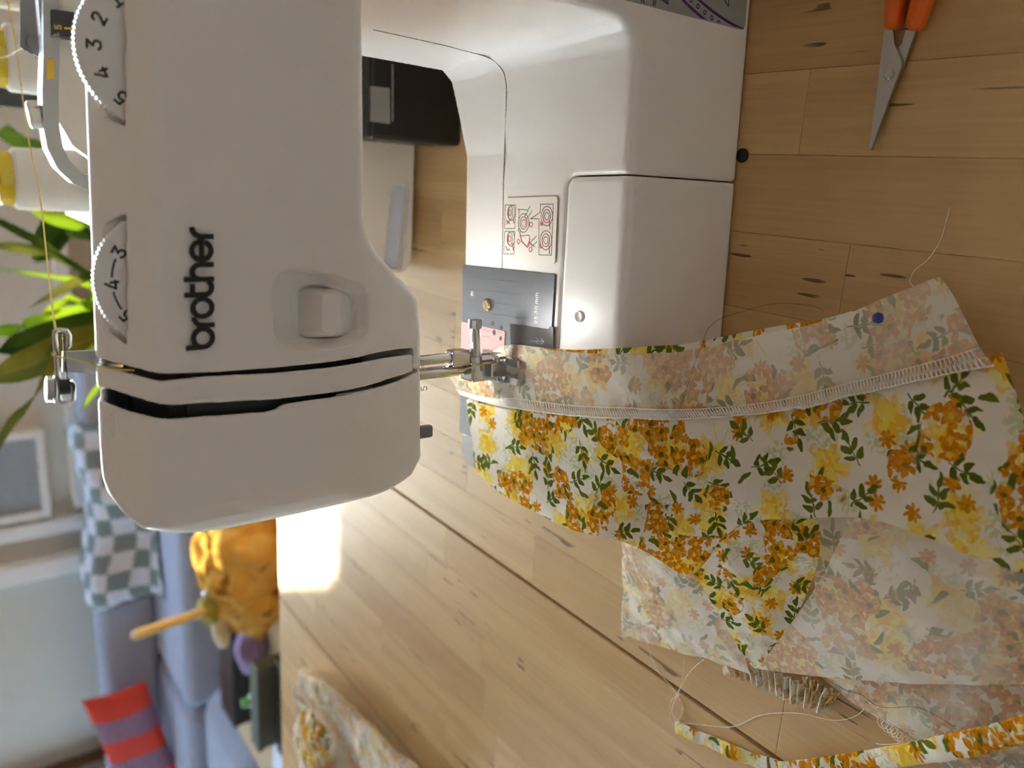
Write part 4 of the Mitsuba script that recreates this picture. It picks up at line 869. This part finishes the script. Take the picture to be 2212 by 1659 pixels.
# ------------------------------------------------------------------ pin, scissors, loose threads
t = thing('dress_pin', 'steel pin with a blue ball head stuck through the turned strip', 'pin')
hd = V3(*(-0.0449,0.1598,0.0305))
s_ = trimesh.creation.icosphere(3, .0022); s_.apply_translation(hd)
part(t, 'head', s_, 'blue_plastic', smooth=True, label='blue ball head')
tp_ = [(-0.0450,0.1600,0.0300),(-0.0486,0.1643,0.0300),(-0.0515,0.1692,0.0275),(-0.0555,0.1750,0.0260),(-0.0572,0.1748,0.0345),(-0.0612,0.1793,0.0380),(-0.0627,0.1816,0.0375)]
part(t, 'shaft', tube(curve(tp_, 24), .00034, 8), 'steel')
sc_ = thing('scissors', 'small scissors with orange handles lying open on the table', 'scissors')
def outline3(pts, z0, z1, r=.0006):
    g = sg.Polygon(np.array(pts)[:, :2]).buffer(-r).buffer(r)
    m = extr(g, z1 - z0); m.apply_translation([0, 0, z0]); return m
part(sc_, 'blade', outline3([(0.0207,0.1895,0.0030),(0.0222,0.1906,0.0030),(0.0461,0.1913,0.0030),(0.0686,0.1925,0.0030),(0.0686,0.1887,0.0030),(0.0629,0.1871,0.0030),(0.0564,0.1831,0.0030),(0.0542,0.1823,0.0030),(0.0413,0.1852,0.0030)], .003, .0045, .0001), 'steel', smooth=False)
part(sc_, 'blade', outline3([(0.0210,0.1902,0.0015),(0.0257,0.1903,0.0015),(0.0424,0.1860,0.0015),(0.0544,0.1825,0.0015),(0.0672,0.1800,0.0015),(0.0680,0.1841,0.0015),(0.0628,0.1847,0.0015),(0.0602,0.1875,0.0015),(0.0554,0.1906,0.0015),(0.0444,0.1916,0.0015)], .0012, .0028, .0001), 'steel', smooth=False)
c = V3(*(0.0511,0.1870,0.0045))
part(sc_, 'pivot', lathe(c, c + ez * .0012, [(0, .0022), (.5, .0022), (1, .0016), (1, 0)], 24), 'steel')
def handle(pts, r, z):
    h_ = [extr(sg.Polygon(np.array(pts)[:, :2]).buffer(-o).buffer(0), .001) for o in (r,)]
    g = sg.Polygon(np.array(pts)[:, :2]); L_ = []
    for s0 in np.linspace(-1, 1, 9):
        o = r * (1 - math.sqrt(max(0, 1 - s0 * s0)))
        gg = g.buffer(-r).buffer(r - o + 1e-5); L_.append(np.array([(x, y, z + s0 * .0042) for x, y in gg.exterior.coords]))
    return hull(np.vstack(L_))
part(sc_, 'handle', handle([(0.0686,0.1916,0.0050),(0.0675,0.1849,0.0050),(0.0790,0.1852,0.0050),(0.0893,0.1860,0.0050),(0.0905,0.1943,0.0050),(0.0799,0.1927,0.0050)], .003, .0052), 'orange_plastic', smooth=40)
part(sc_, 'handle', handle([(0.0677,0.1829,0.0050),(0.0660,0.1761,0.0050),(0.0775,0.1736,0.0050),(0.0871,0.1714,0.0050),(0.0885,0.1806,0.0050),(0.0786,0.1819,0.0050)], .003, .0052), 'orange_plastic', smooth=40)
def ringh(pts): return tube(curve(pts, 40), .0045, 10)
part(sc_, 'handle_ring', ringh([(0.0883,0.1908,0.0052),(0.0995,0.1968,0.0052),(0.1131,0.1974,0.0052),(0.1128,0.1879,0.0052),(0.0988,0.1834,0.0052),(0.0886,0.1871,0.0052)]), 'orange_plastic')
part(sc_, 'handle_ring', ringh([(0.0862,0.1764,0.0052),(0.0966,0.1803,0.0052),(0.1090,0.1773,0.0052),(0.1073,0.1683,0.0052),(0.0942,0.1658,0.0052),(0.0855,0.1718,0.0052)]), 'orange_plastic')
def thr(label, mat, r, *ps):
    t = thing('loose_thread', label, 'thread')
    for pts in ps: part(t, 'strand', tube(curve(pts, 50), r, 5), mat)
thr('single white thread curling from the garment corner onto the bare table', 'thread_white', .00016, [(-0.0005,0.1545,0.0004),(-0.0121,0.1552,0.0004),(-0.0219,0.1590,0.0004),(-0.0283,0.1642,0.0004),(-0.0312,0.1647,0.0006),(-0.0332,0.1614,0.0040),(-0.0313,0.1551,0.0130)])
thr('bunch of white thread ends hanging from the side piece to the strap end', 'thread_white', .00014, [(-0.2677,0.2796,0.0040),(-0.2814,0.2747,0.0010),(-0.2881,0.2591,0.0006),(-0.2956,0.2508,0.0006),(-0.3073,0.2540,0.0020)], [(-0.2570,0.2507,0.0060),(-0.2802,0.2528,0.0030),(-0.2983,0.2566,0.0030),(-0.3066,0.2517,0.0030)], [(-0.2531,0.2371,0.0060),(-0.2749,0.2498,0.0040),(-0.3017,0.2568,0.0030),(-0.3032,0.2494,0.0030)], [(-0.2867,0.2527,0.0020),(-0.2962,0.2584,0.0030),(-0.3040,0.2580,0.0030),(-0.3107,0.2536,0.0010)], [(-0.3058,0.2527,0.0020),(-0.2966,0.2350,0.0005),(-0.2874,0.2184,0.0005)])
thr('long white thread waving over the table between strap and lower cloth', 'thread_white', .00016, [(-0.2900,0.2228,0.0005),(-0.2835,0.2143,0.0005),(-0.2686,0.2015,0.0005),(-0.2587,0.1889,0.0005),(-0.2515,0.1765,0.0005),(-0.2457,0.1622,0.0005),(-0.2382,0.1535,0.0010),(-0.2276,0.1471,0.0050)])
thr('short cream thread end sticking out beside the looped tail', 'thread_white', .00016, [(-0.2437,0.1405,0.0010),(-0.2410,0.1364,0.0020),(-0.2347,0.1294,0.0030)])
thr('thin brown thread lying across the lower cloth', 'thread_brown', .00011, [(-0.2139,0.1612,0.0190),(-0.2181,0.1524,0.0130),(-0.2164,0.1462,0.0125),(-0.2181,0.1398,0.0115),(-0.2083,0.1193,0.0105),(-0.2094,0.1080,0.0095)])
thr('thin brown thread crossing the turned strip and the machine base', 'thread_brown', .00009, [(-0.0951,0.2200,0.0725),(-0.0800,0.2178,0.0700),(-0.0671,0.2203,0.0620),(-0.0604,0.2271,0.0500),(-0.0575,0.2344,0.0300),(-0.0526,0.2302,0.0100),(-0.0494,0.2186,0.0050),(-0.0477,0.1898,0.0200)])
# crumpled cut-off at the far left of the table
fs_ = thing('fabric_scrap', 'crumpled pale flower print scrap lying at the far left end of the table', 'fabric scrap')
cloth_part(fs_, 'cloth', 'floral_wrong', [
 [(-0.6082,0.8290,0.0040),(-0.5831,0.7693,0.0040),(-0.5709,0.7056,0.0030),(-0.5611,0.6403,0.0030),(-0.5503,0.5415,0.0020),(-0.5495,0.4957,0.0020)],
 [(-0.5821,0.7755,0.0300),(-0.5600,0.7122,0.0340),(-0.5580,0.6614,0.0300),(-0.5496,0.6074,0.0300),(-0.5427,0.5316,0.0300),(-0.5646,0.5138,0.0200)],
 [(-0.6298,0.8105,0.0200),(-0.6373,0.7813,0.0120),(-0.6327,0.7288,0.0160),(-0.6211,0.6709,0.0200),(-0.6190,0.6049,0.0200),(-0.6139,0.5559,0.0200)],
 [(-0.6311,0.7818,0.0280),(-0.6322,0.7463,0.0300),(-0.6314,0.6956,0.0360),(-0.6410,0.6621,0.0400),(-0.6654,0.6263,0.0300),(-0.6596,0.5839,0.0300)],
 [(-0.7102,0.8562,0.0040),(-0.7522,0.8448,0.0040),(-0.7787,0.8221,0.0040),(-0.8046,0.7999,0.0040),(-0.8192,0.7567,0.0040),(-0.8080,0.7032,0.0040)]], nu=110, nv=80, amp=.006, freq=28, seed=51, uv0=(.6, .6))
cloth_part(fs_, 'cloth', 'floral_right', [
 [(-0.5927,0.7453,0.0340),(-0.5836,0.6953,0.0360),(-0.5809,0.6639,0.0340)], [(-0.6144,0.7446,0.0400),(-0.5954,0.6844,0.0460),(-0.6202,0.6741,0.0400)], [(-0.6663,0.7777,0.0300),(-0.6767,0.7401,0.0340),(-0.7148,0.7367,0.0300)]], nu=50, nv=40, amp=.006, freq=40, seed=61, uv0=(.1, .1), label='yellow printed side folded over')

# ------------------------------------------------------------------ plant
t = thing('houseplant', 'green houseplant with long arching leaves behind the sewing machine', 'plant')
def leaf(pts, w, mat, fold=.25, n=26, tilt=(0, -.5, .85)):
    c = curve(pts, n); s = np.linspace(0, 1, n)
    d_ = np.gradient(c, axis=0); d_ /= np.linalg.norm(d_, axis=1, keepdims=True)
    sd = np.cross(d_, tilt); sd /= np.linalg.norm(sd, axis=1, keepdims=True); nn = np.cross(sd, d_)
    hw = w * np.clip(np.sin(np.pi * np.clip(s, 0, 1) ** .8) ** .7, .03, 1)
    cols = np.linspace(-1, 1, 7)
    P = c[:, None] + sd[:, None] * (cols[None, :, None] * hw[:, None, None]) + nn[:, None] * (np.abs(cols)[None, :, None] * hw[:, None, None] * fold)
    P = P + .15 * w * (meshkit.noise(P * 25, 4)[..., None] - .5) * nn[:, None]
    i = np.arange(n * 7).reshape(n, 7); q = np.stack([i[:-1, :-1], i[:-1, 1:], i[1:, 1:], i[1:, :-1]], -1).reshape(-1, 4)
    uv = np.stack(np.broadcast_arrays(cols[None] * .5 + .5, s[:, None]), -1).reshape(-1, 2)
    part(t, 'leaf', (P.reshape(-1, 3), np.vstack([q[:, [0, 1, 2]], q[:, [0, 2, 3]]])), mat, smooth=True, uv=uv)
hub = (-0.1862,1.3500,0.0548)
LV = [([(-0.0298,1.3000,0.0882),(-0.0097,1.2800,0.1379),(0.0138,1.2500,0.1952),(0.0162,1.2200,0.2360)], .035, 'leaf_dark'),
      ([(-0.0713,1.2200,0.2106),(-0.0845,1.2200,0.1853),(-0.0925,1.2200,0.1559),(-0.1058,1.2500,0.1144)], .010, 'leaf_bright'),
      ([(-0.2067,1.3000,0.0927),(-0.1386,1.2000,0.1704),(-0.0981,1.1500,0.2203),(-0.0710,1.1000,0.2778)], .033, 'leaf_dark'),
      ([(-0.1858,1.3000,0.0850),(-0.1575,1.2500,0.1472),(-0.1283,1.2200,0.1994),(-0.1201,1.2000,0.2620)], .016, 'leaf_olive'),
      ([(-0.1960,1.3200,0.0751),(-0.1753,1.2600,0.1439),(-0.1590,1.2200,0.2019),(-0.1439,1.1800,0.2656)], .016, 'leaf_bright'),
      ([(-0.1900,1.1200,0.2311),(-0.1796,1.1500,0.2016),(-0.1710,1.2000,0.1673),(-0.1654,1.2800,0.1066)], .008, 'leaf_olive'),
      ([(-0.2029,1.1500,0.2137),(-0.1985,1.1800,0.1831),(-0.1925,1.2000,0.1491),(-0.1930,1.3000,0.0790)], .018, 'leaf_bright'),
      ([(-0.2101,1.1000,0.2818),(-0.2130,1.1200,0.2330),(-0.2162,1.1800,0.1790),(-0.2143,1.3000,0.0802)], .016, 'leaf_bright'),
      ([(-0.2290,1.0500,0.2955),(-0.2254,1.0800,0.2477),(-0.2256,1.1500,0.1894),(-0.2214,1.3000,0.0806)], .018, 'leaf_dark'),
      ([(-0.2537,1.0000,0.3008),(-0.2464,1.0400,0.2580),(-0.2468,1.1000,0.2132),(-0.2461,1.1800,0.1589),(-0.2288,1.3000,0.0745)], .022, 'leaf_olive'),
      ([(-0.3291,0.9800,0.2880),(-0.3055,1.0000,0.2712),(-0.2865,1.0200,0.2497),(-0.2686,1.0600,0.2248),(-0.2551,1.1200,0.2020),(-0.2449,1.2200,0.1465),(-0.2254,1.3200,0.0635)], .022, 'leaf_olive'),
      ([(-0.3255,1.0800,0.1953),(-0.3169,1.1000,0.1811),(-0.3108,1.1400,0.1616),(-0.2957,1.2500,0.1016)], .008, 'leaf_bright'),
      ([(-0.2999,1.3500,0.1348),(-0.2938,1.4000,0.1526),(-0.3254,1.4500,0.1744),(-0.3775,1.5000,0.1651)], .02, 'leaf_dark'),
      ([(-0.1331,1.4000,0.1087),(-0.1064,1.4200,0.1360),(-0.1380,1.4500,0.1600),(-0.1727,1.5000,0.1826)], .03, 'leaf_dark'),
      ([(-0.0558,1.3000,0.0773),(-0.0415,1.2800,0.1460),(-0.0459,1.2500,0.2053),(-0.0575,1.2000,0.2611)], .018, 'leaf_dark'),
      ([(-0.0348,1.2000,0.2542),(-0.0421,1.2000,0.2304),(-0.0566,1.2200,0.2094),(-0.0701,1.2800,0.1480)], .012, 'leaf_bright')]
for pts, w, mat in LV: leaf(pts, w, mat)
hb = V3(*hub)
for pts, w, mat in LV[::2]:
    far = max((V3(*q) for q in pts), key=lambda q: -np.linalg.norm(q - hb))
    part(t, 'stem', tube(curve([far, (far + hb) / 2 + V3(0, 0, .01), hb, hb - V3(0, 0, .12)], 14), .004, 6), 'stem_green')
px, py = hb[0], hb[1]
part(t, 'pot', lathe((px, py, -.34), (px, py, -.06), [(0, 0), (0, .075), (.9, .105), (.9, .112), (1, .112), (1, .10), (.92, .098), (.92, 0)], 36), 'pot_clay')
ps_ = thing('plant_stand', 'small round wooden plant stand under the potted houseplant', 'plant stand')
part(ps_, 'top', lathe((px, py, -.365), (px, py, -.34), [(0, 0), (0, .14), (1, .14), (1, 0)], 36), 'coffee_wood')
for a in (.5, 2.6, 4.7): part(ps_, 'leg', cyl((px + .1 * math.cos(a), py + .1 * math.sin(a), -.365), (px + .13 * math.cos(a), py + .13 * math.sin(a), -LIFT), .012), 'coffee_wood')

# ------------------------------------------------------------------ sofa and its cushions
sf = thing('sofa', 'grey fabric sofa against the wall', 'sofa')
sx0, sx1 = -3.3, -.55
part(sf, 'base', rbox((sx0, 2.70, -.66), (sx1, 3.40, -.42), .03), 'sofa_grey')
part(sf, 'seat_cushion', rbox((sx0 + .02, 2.64, -.45), (-1.98, 3.22, -.29), .05), 'sofa_grey')
part(sf, 'seat_cushion', rbox((-1.975, 2.64, -.45), (sx1, 3.22, -.29), .05), 'sofa_grey')
part(sf, 'backrest', rbox((sx0, 3.20, -.66), (sx1, 3.42, -.12), .05), 'sofa_grey')
part(sf, 'back_cushion', rbox((sx0 + .02, 3.06, -.30), (-1.66, 3.24, -.085), .05), 'sofa_grey')
part(sf, 'back_cushion', rbox((-1.655, 3.06, -.30), (sx1, 3.24, -.085), .05), 'sofa_grey')
for x, y in ((sx0 + .1, 2.8), (sx1 - .1, 2.8), (sx0 + .1, 3.3), (sx1 - .1, 3.3)): part(sf, 'leg', cyl((x, y, -LIFT), (x, y, -.65), .02), 'brown_wood')
ar_ = thing('footstool', 'pale grey padded footstool in front of the sofa at the left of the coffee table', 'footstool')
fa = V3(*(-1.9396,2.6846,-0.3600))
part(ar_, 'cushion', rbox((-2.55, 2.05, -.62), (-1.80, 2.56, -.31), .09), 'sofa_grey')
for x, y in ((-2.45, 2.15), (-1.9, 2.15), (-2.45, 2.45), (-1.9, 2.45)): part(ar_, 'leg', cyl((x, y, -LIFT), (x, y, -.60), .018), 'brown_wood')
# checked throw over the back cushion
tb = thing('throw_blanket', 'green and white checked throw blanket draped over the sofa back', 'blanket')
ys = [(3.17, -.066), (3.10, -.070), (3.035, -.10), (3.02, -.18), (3.0, -.26), (2.90, -.276)]
rows = [[(x, y + .02 * math.sin(x * 17), z + .018 * math.sin(x * 11) * (k < 3)) for x in np.linspace(-1.72 + .02 * k, -.95, 7)] for k, (y, z) in enumerate(ys)]
m, uv, _ = sheet(rows, 80, 60, amp=.012, freq=9, seed=4)
part(tb, 'cloth', m, 'throw_check', smooth=True, uv=uv * [1.6, 1.6])
# striped cushion
pc = thing('striped_cushion', 'red cushion with violet lattice stripes leaning on the sofa back', 'cushion')
def cushion(c, ex, ey, ez_, half, thick):
    out = []
    for k in range(5):
        y0, y1 = -1 + .4 * k, -1 + .4 * (k + 1)
        U, W = np.meshgrid(np.linspace(-1, 1, 21), np.linspace(y0, y1, 7))
        h = thick * np.clip((1 - np.abs(U) ** 4) * (1 - np.abs(W) ** 4), 0, 1) ** .5
        pin = 1 - .06 * (1 - np.abs(U) ** 2) * (np.abs(W) > .99) - .0
        vs, fs2 = [], []
        for s in (1, -1):
            P = np.asarray(c) + U[..., None] * half * np.asarray(ex) * (1 - .05 * (1 - W[..., None] ** 2)) + W[..., None] * half * np.asarray(ey) * (1 - .05 * (1 - U[..., None] ** 2)) + (s * h)[..., None] * np.asarray(ez_)
            i = np.arange(147).reshape(7, 21) + len(vs) * 147
            q = np.stack([i[:-1, :-1], i[:-1, 1:], i[1:, 1:], i[1:, :-1]], -1).reshape(-1, 4)
            q = q if s > 0 else q[:, ::-1]
            vs.append(P.reshape(-1, 3)); fs2.append(q)
        q = np.vstack(fs2)
        uv = np.stack([U * .2, W * .2], -1).reshape(-1, 2)
        out.append(((np.vstack(vs), np.vstack([q[:, [0, 1, 2]], q[:, [0, 2, 3]]])), np.vstack([uv, uv])))
    return out
e1, e2 = V3(.97, .05, .22), V3(-.22, .30, .92); e1 /= np.linalg.norm(e1); e2 -= e1 * (e1 @ e2); e2 /= np.linalg.norm(e2); e3 = np.cross(e1, e2)
for k, (m, uv) in enumerate(cushion((-2.225, 2.935, -.155), e2 * .46, e1, -e3 if e3[1] > 0 else e3,   .25, .042)):
    part(pc, 'stripe', m, ('pillow_red', 'pillow_violet')[k % 2], smooth=True, uv=uv)

# ------------------------------------------------------------------ coffee table and the things on it
ct = thing('coffee_table', 'low light wood coffee table beyond the edge of the birch table', 'coffee table')
CZ = -.34
part(ct, 'tabletop', rbox((-1.78, 1.40, CZ - .03), (-.40, 2.30, CZ), .006), 'coffee_wood')
for x, y in ((-1.70, 1.48), (-.48, 1.48), (-1.70, 2.22), (-.48, 2.22)): part(ct, 'leg', box((x - .025, y - .025, -LIFT), (x + .025, y + .025, CZ - .03), .003), 'coffee_wood', smooth=False)
gf = thing('golden_cloth_heap', 'crumpled golden yellow cloth heaped on the coffee table beyond the birch table edge', 'cloth')
rg = np.random.default_rng(3)
s_ = trimesh.creation.icosphere(5, 1.0)
v = s_.vertices
r_ = 1 + .35 * (meshkit.fbm(v * 1.6, 3, 3) - .5) + .30 * (np.abs(meshkit.fbm(v * [2.2, 2.2, 1.1] + 3, 2, 9) - .5) * 2 - .4)
v = v * r_[:, None] * [.20, .17, .115]
v[:, 2] = np.maximum(v[:, 2], -.06)
c_ = V3(*(-1.0746,1.9200,-0.3009))
put(gf, (v + [-1.02, 1.90, CZ + .063], s_.faces), 'golden_cloth', smooth=True, uv=np.stack([np.arctan2(v[:, 1], v[:, 0]) * .15, v[:, 2]], -1))
sk = thing('wooden_stick', 'long pale wooden stick leaning out of a tied yellow tuft on the coffee table', 'stick')
part(sk, 'shaft', cyl((-1.0980,1.8500,-0.1622), (-1.0351,1.7200,0.0303), .0125, .0115, n=14), 'stick_wood')
part(sk, 'tip', lathe((-1.0358,1.7220,0.0280), (-1.0325,1.7150,0.0369), [(0, .0115), (.6, .009), (1, 0)], 14), 'spoon_wood')
s_ = trimesh.creation.icosphere(3, .035); s_.vertices = s_.vertices * (1 + .5 * (meshkit.fbm(s_.vertices * 60, 2, 5)[:, None] - .5)) * [1, 1, 1.0] + (-1.1038,1.8600,-0.1729)
part(sk, 'tuft', s_, 'olive_tuft', smooth=True)
for p_ in ((-1.0536,1.8500,-0.1616), (-1.1307,1.8500,-0.1655)):
    b_ = trimesh.creation.icosphere(3, .0105); b_.apply_translation(p_); part(sk, 'bead', b_, 'chrome', smooth=True)
sp = thing('wooden_spoon', 'pale oval wooden spoon lying beside the tuft of the stick', 'spoon')
b_ = trimesh.creation.icosphere(3, 1.0); a_, z_ = V3(*(-1.1289,1.8800,-0.1954)), V3(*(-1.2395,1.8800,-0.2083))
ax_ = (z_ - a_); L0 = np.linalg.norm(ax_); ax_ /= L0
bb, cc = frame(ax_)
b_.vertices = (a_ + z_) / 2 + b_.vertices[:, :1] * ax_ * L0 / 2 + b_.vertices[:, 1:2] * bb * .02 + b_.vertices[:, 2:3] * cc * .022
put(sp, b_, 'spoon_wood', smooth=True)
pp = thing('purple_pouch', 'small purple cloth pouch on the coffee table next to the black boxes', 'pouch')
b_ = trimesh.creation.icosphere(4, 1.0); v = b_.vertices * (1 + .3 * (meshkit.fbm(b_.vertices * 2.5, 3, 8)[:, None] - .5)) * [.075, .05, .05]
v[:, 2] = np.maximum(v[:, 2], -.03); q = (-1.3162,1.9500,-0.2540)
put(pp, (v + [q[0], 1.95, CZ + .031], b_.faces), 'purple_cloth', smooth=True)
gl = thing('glass_bottle', 'small green glass bottle by the purple pouch', 'bottle')
q = (-1.4121,1.9983,-0.3400)
part(gl, 'body', lathe((q[0], 1.86, CZ + .001), (q[0], 1.86, CZ + .095), [(0, 0), (0, .024), (.7, .024), (.85, .012), (1, .012), (1, 0)], 24), 'green_glass')
for k, (lab, x0, x1, y0, y1, h, mat) in enumerate((
    ('black box nearest the birch table edge on the coffee table', -1.46, -1.20, 1.62, 1.70, .050, 'black_plastic'),
    ('tall grey green box standing on the coffee table', -1.48, -1.24, 1.74, 1.79, .085, 'grey_green'),
    ('flat black box behind the grey green box', -1.62, -1.27, 2.04, 2.16, .055, 'black_plastic'))):
    b_ = thing('storage_box', lab, 'box')
    part(b_, 'case', rbox((x0, y0, CZ + .0005), (x1, y1, CZ + h), .004), mat)
    part(b_, 'lid', rbox((x0 - .003, y0 - .003, CZ + h - .002), (x1 + .003, y1 + .003, CZ + h + .010), .003), mat)
pw = thing('paper_sheets', 'loose white sheet of paper on the coffee table edge by the black boxes', 'paper')
put(pw, (V3(*((-1.80, 1.60, .004), (-1.50, 1.57, .006), (-1.47, 1.86, .008), (-1.76, 1.90, .004), (-1.80, 1.60, .001), (-1.50, 1.57, .003), (-1.47, 1.86, .005), (-1.76, 1.90, .001))) + [0, 0, CZ], np.array([[0, 1, 2], [0, 2, 3], [4, 6, 5], [4, 7, 6], [0, 4, 5], [0, 5, 1], [1, 5, 6], [1, 6, 2], [2, 6, 7], [2, 7, 3], [3, 7, 4], [3, 4, 0]])), 'paper_white', smooth=False)
del_keys = [k for k in labels if not k]
